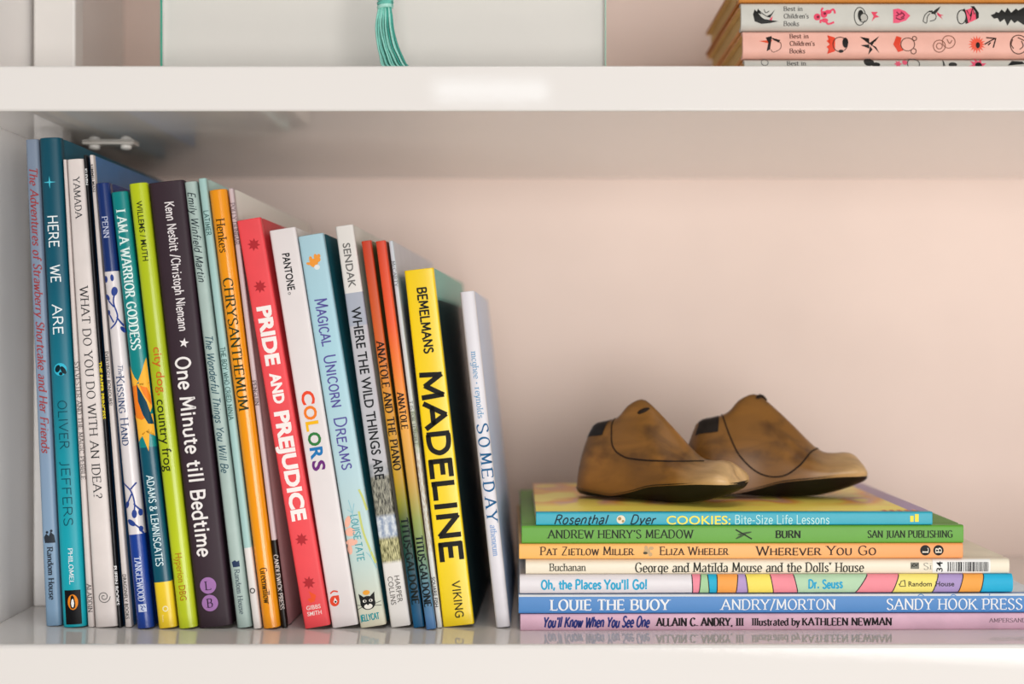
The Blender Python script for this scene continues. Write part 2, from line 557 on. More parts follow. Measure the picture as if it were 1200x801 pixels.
# ------------------------------------------------------------------ the book builder
KNOTS = [-0.985, -0.95, -0.9, -0.82, -0.7, -0.5, -0.25, 0, 0.25, 0.5, 0.7, 0.82, 0.9, 0.95, 0.985]


class Book:
    """one book: cover (boards and spine), pages, and the print on its spine.
    Along-spine positions s and across-spine positions a are given in photo pixels of its spine face."""

    def __init__(self, label, quad, spine, cover, depth=0.2, yaw=-1.0, hard=True, bulge=0.0008, corner=0.0016,
                 lying=None, group=None, page='#efe6d2', back=None, dy=0.0, name=None, inset=None):
        self.hard = hard
        if lying is None:
            tl, tr, yt, bl, brr, yb = quad
            d = F_PX * HC / (yb - CY) + dy
            k = d / F_PX
            ct, cb = (tl + tr) / 2, (bl + brr) / 2
            ybl = yb if bl < brr else yb
            al = math.atan2(cb - ct, yb - yt)
            ca = math.cos(al)
            self.wt, self.wb = (tr - tl) * ca * k, (brr - bl) * ca * k
            rise = self.wb / 2 * abs(math.sin(al))
            self.h = (yb - yt) * k / ca
            X = px_x(cb, d)
            self.s0 = yb - rise / k
            self.ks = k / ca
            self.k = k
            loc = (X, d - D0, rise + 0.0002)
            rot = (0, -al, math.radians(yaw))
            self.sgn = 1
        else:
            xl, xr, yt, yb = quad
            d = lying
            k = d / F_PX
            self.wt = self.wb = (yb - yt) * k
            self.h = (xr - xl) * k
            self.s0 = xr
            self.ks = self.k = k
            ps = math.radians(yaw)
            Z = px_z((yt + yb) / 2, d)
            loc = (px_x(xr, d), d - D0 + 0.5 * self.h * math.sin(ps), Z)
            rot = (0, -math.pi / 2, ps)
        self.bulge, self.corner, self.D = bulge, corner, depth
        self.root = thing(name or ('hardcover_book' if hard else 'paperback_book'), label, 'book', loc, rot, group)
        th = 0.0021 if hard else 0.0005
        th = min(th, self.wt * 0.28)
        self._cover(th, spine, cover, back or cover, page)
        ins = inset if inset is not None else (0.0032 if hard else 0.0002)
        D = depth
        v = []
        for z, wv in ((ins, self.wb), (self.h - ins, self.wt)):
            W = wv / 2 - th - 0.0002
            y0 = corner + 0.0006
            for x, y in ((-W, y0), (W, y0), (W, D - ins * 1.2 - .0003), (-W, D - ins * 1.2 - .0003)):
                v.append((x, y, z))
        f = [(0, 3, 2, 1), (4, 5, 6, 7), (0, 1, 5, 4), (1, 2, 6, 5), (2, 3, 7, 6), (3, 0, 4, 7)]
        obj('pages', v, f, page_mat(page), self.root)

    def yprof(self, x, W):
        R = min(self.corner, W * 0.6)
        y = -self.bulge * (1 - min(1, (x / W) ** 2))
        e = abs(x) - (W - R)
        if e > 0:
            y += R - math.sqrt(max(0, R * R - min(e, R) ** 2))
        return y

    def _cover(self, th, spine, cover, back, page):
        D = self.D
        us = [-1, -0.985, -0.95, -0.9, -0.82, -0.7, -0.5, -0.25, 0, 0.25, 0.5, 0.7, 0.82, 0.9, 0.95, 0.985, 1]
        rows = []
        for z, wv in ((0.0, self.wb), (self.h, self.wt)):
            W = wv / 2
            R = min(self.corner, W * 0.6)
            g = 0.0007 if self.hard else 0.0
            ys = [D, R + 0.0095, R + 0.0075, R + 0.0055, R + 0.0035]
            gx = [0, 0, g, g, 0]
            out = [(-W + q, y) for y, q in zip(ys, gx)]
            out += [(W * u, self.yprof(W * u, W)) for u in us]
            out += [(W - q, y) for y, q in reversed(list(zip(ys, gx)))]
            Wi = W - th
            inn = [(-Wi + q, y) for y, q in zip(ys, gx)]
            inn += [(Wi * u, max(self.yprof(W * u, W) + th, th * 0.8)) for u in us]
            inn += [(Wi - q, y) for y, q in reversed(list(zip(ys, gx)))]
            rows.append(([(x, y, z) for x, y in out], [(x, y, z) for x, y in inn]))
        n = len(rows[0][0])
        V = rows[0][0] + rows[1][0] + rows[0][1] + rows[1][1]
        faces, mi, uv = [], [], []
        h = self.h

        def add(idx, m):
            faces.append(idx)
            mi.append(m)
            for i in idx:
                x, y, z = V[i]
                u = (0.5 + x / max(self.wb, self.wt)) if m == 0 else y / D
                uv.append((u, z / h))
        for i in range(n - 1):
            side = 2 if i < 4 else (1 if i >= n - 5 else 0)
            if side == 0 and (i == 4 or i == n - 6):
                side = 0
            add((i, i + 1, n + i + 1, n + i), side)
            add((2 * n + i, 3 * n + i, 3 * n + i + 1, 2 * n + i + 1), 3)
            add((i, 2 * n + i, 2 * n + i + 1, i + 1), side)
            add((n + i, n + i + 1, 3 * n + i + 1, 3 * n + i), side)
        add((0, n, 3 * n, 2 * n), 2)
        add((n - 1, 3 * n - 1, 4 * n - 1, 2 * n - 1), 1)
        self.cover = obj('cover', V, faces, [spine, cover, back, mat(page, rough=0.8)], self.root, smooth=38, mat_idx=mi, uvs=uv,
                         bevel=0.00035)

    def W(self, z):
        t = min(1, max(0, z / self.h))
        return (self.wb + (self.wt - self.wb) * t) / 2

    def pt(self, s, a, lift=0.00015):
        z = (self.s0 - s) * self.ks
        x = a * self.k
        W = self.W(z)
        xc = min(max(x, -W * 0.985), W * 0.985)
        return (x, self.yprof(xc, W) - lift, z)

    def put(self, name, pts, faces, color, lift=0.00015, rough=0.45, label=None):
        U = [(s, a * self.k / self.W((self.s0 - s) * self.ks)) for s, a in pts]
        U, faces = knot_cut(U, faces, KNOTS)
        pts = [(s, u * self.W((self.s0 - s) * self.ks) / self.k) for s, u in U]
        o = obj(name, [self.pt(s, a, lift) for s, a in pts], faces, mat(color, rough=rough, noise=0.03, spec=0.15), self.root)
        if label:
            o['label'] = label
        return o

    def text(self, txt, s0, s1, a, cap, color, font='serif', w=None, sc=False, lift=0.00015, name='lettering', skew=0.0):
        """reads from the head to the foot of the spine"""
        if font in ('sans', 'bold'):
            v, f = font_text(txt, s1 - s0, cap, (w if w is not None else (0.02 if font == 'bold' else 0.0)))
        else:
            v, f = pen_text(txt, s1 - s0, cap, font, w, sc)
        P = [(s0 + x, a - cap / 2 + y) for x, y in v]
        return self.put(name, P, f, color, lift)

    def htext(self, txt, a0, a1, s, cap, color, font='serif', w=None, lift=0.00015, name='lettering'):
        """reads across the spine; s = its foot line"""
        if font in ('sans', 'bold'):
            v, f = font_text(txt, a1 - a0, cap, (w if w is not None else (0.02 if font == 'bold' else 0.0)))
        else:
            v, f = pen_text(txt, a1 - a0, cap, font, w)
        return self.put(name, [(s - y, a0 + x) for x, y in v], f, color, lift)

    def poly(self, pts, color, lift=0.00012, name='printed_shape', rough=0.45, label=None):
        """filled outline, pts as (a, s); fan from the centroid"""
        cx = sum(p[0] for p in pts) / len(pts)
        cy = sum(p[1] for p in pts) / len(pts)
        P = [(cy, cx)] + [(s, a) for a, s in pts]
        n = len(pts)
        F = [(0, 1 + i, 1 + (i + 1) % n) for i in range(n)]
        return self.put(name, P, F, color, lift, rough, label)

    def polys(self, lists, color, lift=0.00012, name='printed_shape'):
        P, F = [], []
        for pts in lists:
            b = len(P)
            cx = sum(p[0] for p in pts) / len(pts)
            cy = sum(p[1] for p in pts) / len(pts)
            P += [(cy, cx)] + [(s, a) for a, s in pts]
            n = len(pts)
            F += [(b, b + 1 + i, b + 1 + (i + 1) % n) for i in range(n)]
        return self.put(name, P, F, color, lift)

    def lines(self, strokes, w, color, lift=0.00018, name='printed_lines', smooth=True):
        P, F = [], []
        for st in strokes:
            pts = catmull([(s, a) for a, s in st], 5) if (smooth and len(st) > 2) else [(s, a) for a, s in st]
            closed = st[0] == st[-1] and len(st) > 3
            stroke_poly(pts, lambda d: w, P, F, closed)
        return self.put(name, P, F, color, lift)

    def rect(self, a0, a1, s0, s1, color, lift=0.0001, name='printed_panel', tilt=(0, 0), n=10):
        P, F = [], []
        for i in range(n + 1):
            t = i / n
            a = a0 + (a1 - a0) * t
            P += [(s0 + tilt[0] * (t - .5), a), (s1 + tilt[1] * (t - .5), a)]
        for i in range(n):
            F.append((2 * i, 2 * i + 1, 2 * i + 3, 2 * i + 2))
        return self.put(name, P, F, color, lift)


def circ(a, s, r, n=24, ry=None, rot=0.0):
    ry = ry or r
    out = []
    for k in range(n):
        q = 2 * math.pi * k / n
        x, y = r * math.cos(q), ry * math.sin(q)
        out.append((a + x * math.cos(rot) - y * math.sin(rot), s + x * math.sin(rot) + y * math.cos(rot)))
    return out


def ring(a, s, r, n=20, ry=None):
    p = circ(a, s, r, n, ry)
    return p + [p[0]]


def star(a, s, r0, r1, n, rot=0.0):
    return [(a + (r0 if k % 2 == 0 else r1) * math.sin(rot + math.pi * k / n), s - (r0 if k % 2 == 0 else r1) * math.cos(rot + math.pi * k / n))
            for k in range(2 * n)]


ROW = 'books standing in the leaning row on the lower shelf'
STACK = 'books lying in the stack under the wooden shoe lasts'
OLD = 'old storybooks lying in the stack on the upper shelf'


def bands(name, b_yt, b_yb, marks, interp='CONSTANT', **kw):
    """marks: (photo y where the colour starts going down the spine, colour)"""
    st = []
    if interp == 'CONSTANT':
        for i, (y, c) in enumerate(marks):
            nxt = marks[i + 1][0] if i + 1 < len(marks) else b_yb
            st.append(((b_yb - nxt) / (b_yb - b_yt), c))
    else:
        for y, c in marks:
            st.append(((b_yb - y) / (b_yb - b_yt), c))
    return band_mat(name, st, interp, **kw)


# ------------------------------------------------------------------ the standing row, left to right
b = Book('slim grey-blue book with red italic lettering, leftmost of the row beside the side panel',
         (29.5, 45, 164, 53.5, 71.5, 733.5), bands('grey_blue_cloth', 164, 733.5, [(164, '#78869a'), (450, '#8193ab'), (733, '#7d9cb8')], 'LINEAR'),
         mat('#3d5068'), depth=0.2, yaw=-0.3, group=ROW)
b.text('The Adventures of Strawberry Shortcake and Her Friends', 196, 530, 0.5, 9, '#9b4043', 'italic', 0.19)
b.text('Random House', 641, 702, 0.5, 6.5, '#20242c', 'serif', 0.2)
b.polys([[(-5, 636), (-6, 629), (-3, 625), (0, 628), (2, 623), (6, 627), (7, 636)], circ(-2, 623.5, 1.6), circ(3, 622, 1.5)], '#2a3038', name='emblem')

b = Book('tall teal hardcover with spaced white capitals and a black foot panel, second in row',
         (45.5, 70.4, 162.5, 73.4, 100.4, 735),
         bands('teal_night_print', 162.5, 735, [(163, '#05485b'), (330, '#07556b'), (450, '#0b7387'), (560, '#0d94a4'), (700, '#0fa5b4')], 'LINEAR', rough=0.4),
         mat('#08566a', rough=0.4), depth=0.235, yaw=-0.3, bulge=0.0016, corner=0.0022, group=ROW)
b.poly([(p[0], p[1]) for p in star(-1.5, 214, 7.5, 1.2, 4)], '#4fc6dc', name='star')
for wd, y0, y1 in (('HERE', 253, 290), ('WE', 311, 331), ('ARE', 357, 392)):
    b.text(wd, y0, y1, 0, 11, '#e8eef0', 'hand', 0.13)
b.poly(circ(0, 433, 7.5), '#35b5cf', name='globe')
b.polys([circ(-3, 432, 3, ry=4.5, rot=0.4), circ(3.5, 434, 2.6, ry=5, rot=-0.5), circ(0.5, 438, 2.2, ry=2)], '#06222b', 0.0002, name='globe_land')
for wd, y0, y1 in (('OLIVER', 469, 526), ('JEFFERS', 540, 616)):
    b.text(wd, y0, y1, 0.3, 10, '#0a4251', 'hand', 0.10)
b.text('PHILOMEL', 642, 684, 1, 5, '#e8eef0', 'serif', 0.18)
b.rect(-8.5, 10, 691, 731, '#101014', name='black_panel')
b.poly(circ(1, 705, 6, ry=9), '#f08c1e', 0.0002, name='oval_emblem')
b.poly([(-1, 698), (1, 696.5), (2.6, 699), (4, 706), (3.6, 711), (1.5, 713), (-1.5, 712), (-2.6, 707), (-1.6, 702)], '#151515', 0.00025, name='bird_emblem')
b.poly([(0, 702), (1.6, 701), (2.6, 706), (1.6, 711), (-0.4, 710.5), (-1, 706)], '#f4f4f0', 0.0003, name='bird_breast')

b = Book('thin off-white paperback squeezed between the teal hardcover and the wide white spine',
         (73.8, 77.6, 187.5, 103.0, 110.5, 734.8), mat('#d3c8c4', rough=0.4), mat('#cfc4c0'), depth=0.19, yaw=-0.5, hard=False, corner=0.0008, bulge=0.0004, group=ROW)
b.text('SYLVESTER AND THE MAGIC PEBBLE', 424, 562, 0.8, 4.6, '#4a4645', 'serif', 0.16)
b.text('ALADDIN', 684, 717, 0.3, 5, '#3c3a3c', 'serif', 0.16)

b = Book('white book with thin grey capitals asking a question and a spiral at the foot',
         (78, 97.4, 187.5, 111.4, 137.9, 735.3), mat('#dcd2ce', rough=0.4), mat('#cfc8c6'), depth=0.22, yaw=-0.6, corner=0.0016, bulge=0.0008, group=ROW)
b.text('YAMADA', 208, 256, 0.5, 7.5, '#35363a', 'serif', 0.14)
b.text('WHAT DO YOU DO WITH AN IDEA?', 336, 584, 0.8, 9.5, '#2c2c2f', 'serif', 0.13)
sp = [(0 + (7.4 * (1 - t / 22)) * math.cos(t * 0.62), 699 + (7.4 * (1 - t / 22)) * math.sin(t * 0.62)) for t in range(20)]
b.lines([sp], 0.8, '#4a4a4c', name='spiral_emblem')

b = Book('slim black-spined paperback with small yellow capitals and a navy cover',
         (97.6, 101.0, 182, 138.2, 142.4, 735.5), mat('#0d0d12', rough=0.3), mat('#1d4468', rough=0.3), depth=0.2, yaw=-0.8, hard=False, corner=0.0006, bulge=0.0003, group=ROW)
b.text('KLEVEN', 198, 217, 0, 2.9, '#e6e6e6', 'bold')
b.text('THE PAPER PRINCESS', 424, 491, 0, 3.6, '#e9d417', 'bold')
b.text('PUFFIN BOOKS', 663, 709, 0, 3.8, '#eceaea', 'bold')

b = Book('slim white-spined paperback with tiny black capitals and a bright blue cover',
         (104.6, 108.8, 182, 147.0, 154.3, 735), mat('#d9cfcb', rough=0.3), mat('#3c77b0', rough=0.3), depth=0.235, yaw=-1, hard=False, corner=0.0006, bulge=0.0003, group=ROW)
b.text('KIMMELMAN', 193, 225, 0, 3.2, '#222222', 'bold', 0.01)
b.text('EVERYBODY BONJOURS!', 412, 475, 0, 4.2, '#33302f', 'bold', 0.01)
b.text('DRAGONFLY BOOKS', 673, 725, 0, 4.4, '#232323', 'bold', 0.01)

b = Book('navy and white book with blue leafy twigs printed on its glossy spine',
         (111.2, 127.2, 215.4, 160.0, 179.3, 736.8),
         bands('navy_white_bands', 215.4, 736.8, [(215, '#16306d'), (321, '#dcd5d6'), (627, '#163c92')], rough=0.25, coat=0.3),
         mat('#203a7c', rough=0.25), depth=0.2, yaw=-1.1, corner=0.0022, bulge=0.0014, group=ROW)
b.text('PENN', 254, 279, 0, 6.4, '#c9cfe6', 'serif', 0.14)
b.text('The', 427, 440, 1.5, 5.5, '#2a4a78', 'italic', 0.12)
b.text('Kissing Hand', 441, 522, 0, 9.5, '#2a4570', 'serif', 0.13, sc=True)
b.text('TANGLEWOOD', 652, 704, 0, 7.2, '#cdd6ee', 'serif', 0.14)
b.rect(-4.5, 5, 707.5, 716.5, '#ccd4ea', name='square_emblem')
b.lines([[(-2, 709), (1, 711), (-1, 713), (2, 715)], [(2, 709), (4, 712)]], 0.9, '#2a4a9a', 0.0002, name='square_emblem_lines')
vine = [[(-6, 385), (1, 379), (4, 370), (1, 355), (3, 345)], [(3, 372), (9, 383)], [(1, 360), (-5, 352)], [(-1, 378), (-5, 369)],
        [(-9, 565), (0, 575), (3, 590), (1, 602)], [(1, 578), (-6, 590)], [(2, 590), (8, 598)], [(-2, 612), (5, 618), (9, 626)], [(0, 573), (7, 566)]]
b.lines(vine[:4], 1.7, '#27408a', name='leafy_twig')
b.lines(vine[4:], 1.7, '#27408a', name='leafy_twig')
b.polys([circ(3, 342, 3.4, ry=5.4, rot=0.2), circ(-6, 348, 2.4, ry=4.2, rot=-0.6), circ(-6, 327, 2.5, ry=4), circ(2, 326, 2, ry=4),
         circ(-6, 366, 1.8, ry=3.2), circ(8, 387, 1.8, ry=4, rot=-.4), circ(-6.5, 591, 2.6, ry=4.4, rot=0.5), circ(1.5, 602, 3, ry=5, rot=0.1),
         circ(-3, 612, 3, ry=5.5, rot=-0.9), circ(7, 620, 2, ry=3.4), circ(8, 601, 2, ry=4)], '#27408a', 0.00016, name='twig_leaves')

b = Book('teal book with an orange and yellow flower on its spine and a yellow foot',
         (129, 148.4, 226, 185.3, 206.6, 736.8),
         bands('teal_flower_print', 226, 736.8, [(226, '#0c8383'), (527, '#055064'), (684, '#f3cf2c')], rough=0.3, coat=0.2),
         mat('#0a5266', rough=0.3), depth=0.2, yaw=-1.1, corner=0.002, bulge=0.001, group=ROW)
b.text('I AM A WARRIOR GODDESS', 246, 410, 0.5, 10.5, '#dff0ec', 'serif', 0.17)
b.polys([[(-10, 428), (-5, 442), (-1, 447), (-6, 452), (-10, 450)], [(10, 420), (5, 434), (-1, 446), (0, 452), (6, 452), (10.4, 450)],
         [(-10, 450), (10.4, 449), (10.4, 478), (6, 492), (-10, 486)], [(-10.4, 486), (10.4, 486), (10.3, 512), (6, 503), (2, 529), (-4, 508), (-9, 517)]],
        '#f6b53a', name='flower')
b.polys([[(-10, 452), (-3, 451), (-2, 470), (4, 489), (-2, 492), (-10, 488)], [(0, 452), (8, 455), (10.3, 466), (10.3, 476), (3, 462)]], '#ee7f22', 0.00016, name='flower_heart')
b.poly([(-3.6, 450), (1, 460), (6, 472), (9, 487), (10.3, 498), (5, 497), (0, 486), (-4, 470)], '#0b3f54', 0.0002, name='dark_leaf')
b.text('ADAMS & LEMNISCATES', 557, 663, 0, 8, '#d8ebee', 'sansline', 0.13)
b.lines([ring(1, 713, 2.8)], 1.2, '#fbf3c8', name='ring_emblem')
b.text('Familius', 720, 728, -3, 2, '#fbf3c8', 'sans')

b = Book('lime green book with orange and black words, right of the teal flower spine',
         (149.8, 171.4, 216, 209.0, 230.6, 736.8), bands('lime_print', 216, 736.8, [(216, '#bccb1c'), (420, '#aabb20'), (560, '#b4c41e'), (736, '#c3d124')], 'LINEAR', rough=0.28, coat=0.3),
         mat('#a9b81c', rough=0.3), depth=0.21, yaw=-1.15, corner=0.0022, bulge=0.0014, group=ROW)
b.text('WILLEMS / MUTH', 236, 306, 0.5, 7, '#2b3312', 'sans', 0.008)
b.text('city dog,', 407, 463, 2.5, 10, '#c9611d', 'sans', 0.003)
b.text('country frog', 468, 552, 0, 11.5, '#20240f', 'sans', 0.003)
b.text('Hyperion DBG', 648, 703, 0, 8.5, '#b2641c', 'sans', -0.002)

b = Book('thick dark plum book with white hand-lettered title and two mauve circles',
         (173, 214.6, 215, 232.5, 271.7, 736.3), mat('#33222c', rough=0.5, noise=0.08), mat('#2b1d26', rough=0.5), depth=0.215, yaw=-1.15, corner=0.002, bulge=0.0009, group=ROW)
b.text('Kenn Nesbitt /Christoph Niemann', 237, 388, 2, 10, '#e6dfe0', 'hand', 0.13)
b.poly(star(1, 402, 6, 2.4, 5, rot=0.25), '#ece6e6', name='star')
b.text('One Minute till Bedtime', 418, 651, -2.5, 16.5, '#ece6e4', 'hand', 0.16)
for y, ch in ((685.5, 'L'), (706, 'B')):
    b.poly(circ(-2.5, y, 9.6, 32), '#a777b2', name='round_emblem')
    b.htext(ch, -6, 0.8, y + 5, 10, '#2c1a30', 'serif', 0.13, lift=0.0002)

b = Book('pale sage green book with handwritten script down its narrow spine',
         (215.2, 230.0, 214, 277.4, 295.0, 736.2), mat('#a9bcb6', rough=0.4), mat('#9db0aa'), depth=0.21, yaw=-1.2, corner=0.0018, bulge=0.001, group=ROW)
b.text('Emily Winfield Martin', 225, 330, 0, 8.5, '#26343a', 'script', 0.12)
b.text('The Wonderful Things You Will Be', 392, 553, 0, 8.5, '#25505f', 'script', 0.12)
b.polys([[(-4, 664), (-5, 658), (-1, 656), (1, 658), (4, 657), (4, 664)]], '#2b3b5a', name='emblem')
b.text('Random House', 667, 719, 0, 6, '#3f4d5c', 'serif', 0.13)

b = Book('narrow mint green book with a white foot, left of the orange spine',
         (231.6, 240.8, 209.5, 297.0, 306.0, 737.2), bands('mint_white_bands', 209.5, 737.8, [(209, '#a3c6c2'), (644, '#e2dcd8')], rough=0.35),
         mat('#b9d6d0', rough=0.35), depth=0.255, yaw=-1.2, corner=0.0012, bulge=0.0004, group=ROW)
b.text('LATIMER', 247, 276, 0.3, 5.4, '#1d4a46', 'sansline', 0.13)
b.text('THE BOY WHO CRIED NINJA', 407, 492, 0, 5.4, '#1d4a46', 'sansline', 0.13)
b.lines([ring(0, 692, 2.6)], 1.1, '#303030', name='ring_emblem')

b = Book('bright orange glossy book with dark green serif capitals',
         (243.6, 264.4, 223.7, 307.8, 328.0, 736.8), bands('orange_print', 223.7, 736.8, [(224, '#f39a18'), (736, '#f59b12')], 'LINEAR', rough=0.22, coat=0.5),
         mat('#d98a1a', rough=0.3), depth=0.21, yaw=-1.2, corner=0.0026, bulge=0.0016, group=ROW)
b.text('Henkes', 257, 296, 0, 10, '#3a2c08', 'serif', 0.13)
b.text('CHRYSANTHEMUM', 326, 481, 0, 11, '#2c3a1c', 'serif', 0.17)
b.text('Greenwillow', 665, 706, 0, 8, '#3a2c08', 'serif', 0.13)

b = Book('slim pale mauve book with black foot band, between the orange and the coral red spines',
         (267.0, 272.6, 221, 330.4, 336.6, 735.8), bands('mauve_black_bands', 221, 735, [(221, '#c9b5b7'), (634, '#17120f')], rough=0.35),
         bands('mauve_cover', 221, 735, [(221, '#ece7dd'), (330, '#d8bfbd'), (735, '#b98d90')], 'LINEAR', rough=0.4), depth=0.255, yaw=-1.2, corner=0.0008, bulge=0.0003, group=ROW)
b.text('POLLY DUNBAR', 238, 287, 0, 5, '#6a5358', 'serif', 0.14)
b.text('PENGUIN', 446, 475, 0, 4.6, '#4a3a40', 'serif', 0.16)
b.text('CANDLEWICK PRESS', 650, 714, 0, 5, '#ddd2cc', 'serif', 0.15)

b = Book('thick coral red book with big white capitals and dark red sunbursts',
         (276.4, 305.0, 259.2, 356.8, 387.0, 737.2), mat('#ec4a50', rough=0.45, noise=0.04), mat('#d23c43', rough=0.45), depth=0.14, yaw=-1.3, corner=0.0012, bulge=0.0003, group=ROW)
for a, y in ((1.5, 287), (0.5, 336), (-1, 632), (-1, 682.5)):
    b.poly(star(a, y, 7.6, 4.2, 8, 0.2), '#b22a31', name='sunburst')
b.text('PRIDE', 359, 428, 1.0, 16.5, '#f6ece8', 'bold', 0.045)
b.text('AND', 437, 473, 0.8, 12.5, '#f6ece8', 'bold', 0.045)
b.text('PREJUDICE', 482, 610, 1.0, 17, '#f6ece8', 'bold', 0.045)
b.polys([[(-6, 701), (-1, 700), (-3, 692), (5, 698), (2, 705), (-3, 706)]], '#f2552a', name='flame_emblem')
b.htext('GIBBS', -9, 8, 713.5, 5, '#f4dcd6', 'bold', 0.012)
b.htext('SMITH', -9, 8, 720.5, 5, '#f4dcd6', 'bold', 0.012)

b = Book('thick plain white book with a black word and rainbow coloured capitals',
         (314.4, 346.0, 270.5, 389.0, 420.0, 736.4), mat('#e2dad9', rough=0.35, noise=0.02), mat('#e4dedb', rough=0.35), depth=0.165, yaw=-1.4, corner=0.0012, bulge=0.0002, group=ROW)
b.text('PANTONE', 297, 340, 0, 9, '#17171a', 'bold', 0.02)
b.lines([ring(-3.3, 343.5, 1.3)], 0.5, '#17171a', name='registered_mark')
cols = ['#e8492b', '#f07c24', '#f3b718', '#2f7a3c', '#1c74b4', '#6b2a78']
ys = [458, 475.5, 493.5, 506.5, 524, 539.5, 553]
for ch, c, y0, y1 in zip('COLORS', cols, ys[:-1], ys[1:]):
    b.text(ch, y0, y1 - 1.6, -0.5, 15, c, 'bold', 0.03)
b.polys([circ(-7.5, 703, 5.6, ry=6.2)], '#e4472b', name='drop_emblem')
b.rect(-7.5, -1.6, 697, 703, '#e4472b', 0.00013, name='drop_emblem_corner')
b.poly([(-6.5, 699), (-4.2, 704), (-6.5, 706.5), (-9, 704)], '#f4ece8', 0.0002, name='drop_emblem_hole')
b.poly(circ(-6.5, 704, 1.2), '#181818', 0.00026, name='drop_emblem_dot')
b.lines([[(-11, 694), (-7, 691.5), (-2, 693)]], 1.6, '#e4472b', name='drop_emblem_arc')

b = Book('light blue book with purple hand-drawn capitals and a black cat face at the foot',
         (348.0, 378.4, 277.5, 421.8, 452.6, 736.4),
         bands('pale_blue_print', 277.5, 736.4, [(277, '#a9cbd7'), (420, '#a8d0dc'), (560, '#b6d2d8'), (660, '#bfd3cd'), (736, '#dcd6bd')], 'LINEAR', rough=0.4),
         mat('#0a5a68', rough=0.4), depth=0.20, yaw=-2, corner=0.0014, bulge=0.0004, group=ROW)
b.polys([circ(-1, 308, 5, ry=5), circ(4, 305, 3.5, ry=3), circ(-7, 308, 3, ry=1.6, rot=.3), circ(2, 301, 2, ry=3), circ(6, 301, 2, ry=2.4), circ(-4, 303, 2, ry=3.2)], '#f09a3c', name='splash_emblem')
b.polys([circ(2, 313.5, 3.4, ry=3)], '#dfe4e6', 0.00018, name='splash_foot')
b.text('Magical', 350, 405, 0.5, 14, '#5b549c', 'hand', 0.12, sc=True)
b.text('Unicorn', 416, 477, 0.5, 14, '#5b549c', 'hand', 0.12, sc=True)
b.text('Dreams', 489, 550, 0.5, 14, '#5b549c', 'hand', 0.12, sc=True)
b.lines([[(9, 575), (12, 585), (14.5, 600)], [(5, 600), (6.5, 625), (12, 650), (15, 662)]], 2.4, '#c6cc74', name='grass_blades')
b.lines([[(-5, 585), (-3, 600), (-2, 612)], [(-8, 596), (-3.4, 600)], [(1, 590), (-3.2, 603)], [(6, 648), (10, 654), (15, 668)], [(12, 646), (10, 654)]], 0.8, '#8fc4cf', name='twigs')
b.polys([circ(-10, 610, 3.4, ry=7, rot=0.4), circ(-9, 622, 6, ry=5), circ(-9, 634, 7, ry=4), circ(-12.5, 642, 3, ry=6)], '#f0b6a0', name='flower')
b.text('LOUISE TATE', 603, 657, -1.5, 8, '#2f9aa4', 'sansline', 0.12)
b.polys([circ(-1.5, 706, 9, ry=8), [(-10, 706), (-11, 694), (-5, 699)], [(7, 706), (8, 694), (2, 699)]], '#1c1c1c', name='cat_face')
b.polys([circ(-5, 703.5, 2.2, ry=1.7), circ(2.4, 703.5, 2.2, ry=1.7), circ(-1.5, 710, 5, ry=3)], '#f0ece2', 0.0002, name='cat_eyes_and_muzzle')
b.polys([circ(-4.6, 703.5, 0.9, ry=1.4), circ(2.2, 703.5, 0.9, ry=1.4), circ(-1.5, 707.6, 1.3, ry=0.9)], '#1c1c1c', 0.00025, name='cat_pupils_and_nose')
b.polys([circ(-1.5, 694, 4.2, ry=2.8)], '#eda53c', 0.00022, name='cat_hat')
b.lines([[(6, 708), (14, 706)], [(6, 710), (14, 711)], [(-9, 708), (-14.5, 707)], [(-9, 710), (-14.5, 712)]], 0.6, '#303030', name='cat_whiskers', smooth=False)
b.htext('JELLYCAT', -13, 9, 726, 7, '#1d9aa2', 'hand', 0.16)

b = Book('book with white head and foot around a grey-blue spine of bold black capitals',
         (392.2, 413.4, 265.8, 457.8, 481.2, 735.6),
         bands('white_grey_bands', 265.8, 735.6, [(266, '#e0dbd6'), (346, '#a7acb9'), (385, '#bcbabf'), (560, '#8f8f8e'), (565, '#8f8f8e'), (660, '#e4dfda')], rough=0.5,
               art=[((735.6 - 560) / 469.8 - 0.0, (735.6 - 545) / 469.8, '#8b8f94', '#b9b8ba', 3, 30),
                    ((735.6 - 606) / 469.8, (735.6 - 560) / 469.8, '#3c3b35', '#a5a291', 16, 60),
                    ((735.6 - 632) / 469.8, (735.6 - 606) / 469.8, '#8a98b0', '#d8dcdf', 5, 60),
                    ((735.6 - 660) / 469.8, (735.6 - 632) / 469.8, '#55532c', '#cfc894', 18, 60)]),
         mat('#dcd6cd', rough=0.5), depth=0.235, yaw=-1.6, corner=0.0012, bulge=0.0003, group=ROW)
b.text('SENDAK', 285, 337, 0, 9, '#6c6a68', 'sans', 0.012)
b.text('WHERE THE WILD THINGS ARE', 360, 562, 0.5, 11.5, '#17191c', 'sans', 0.014)
b.text('HARPER', 675, 706, 4, 6.4, '#55504c', 'sans')
b.text('COLLINS', 675, 708, -4, 6.4, '#55504c', 'sans')

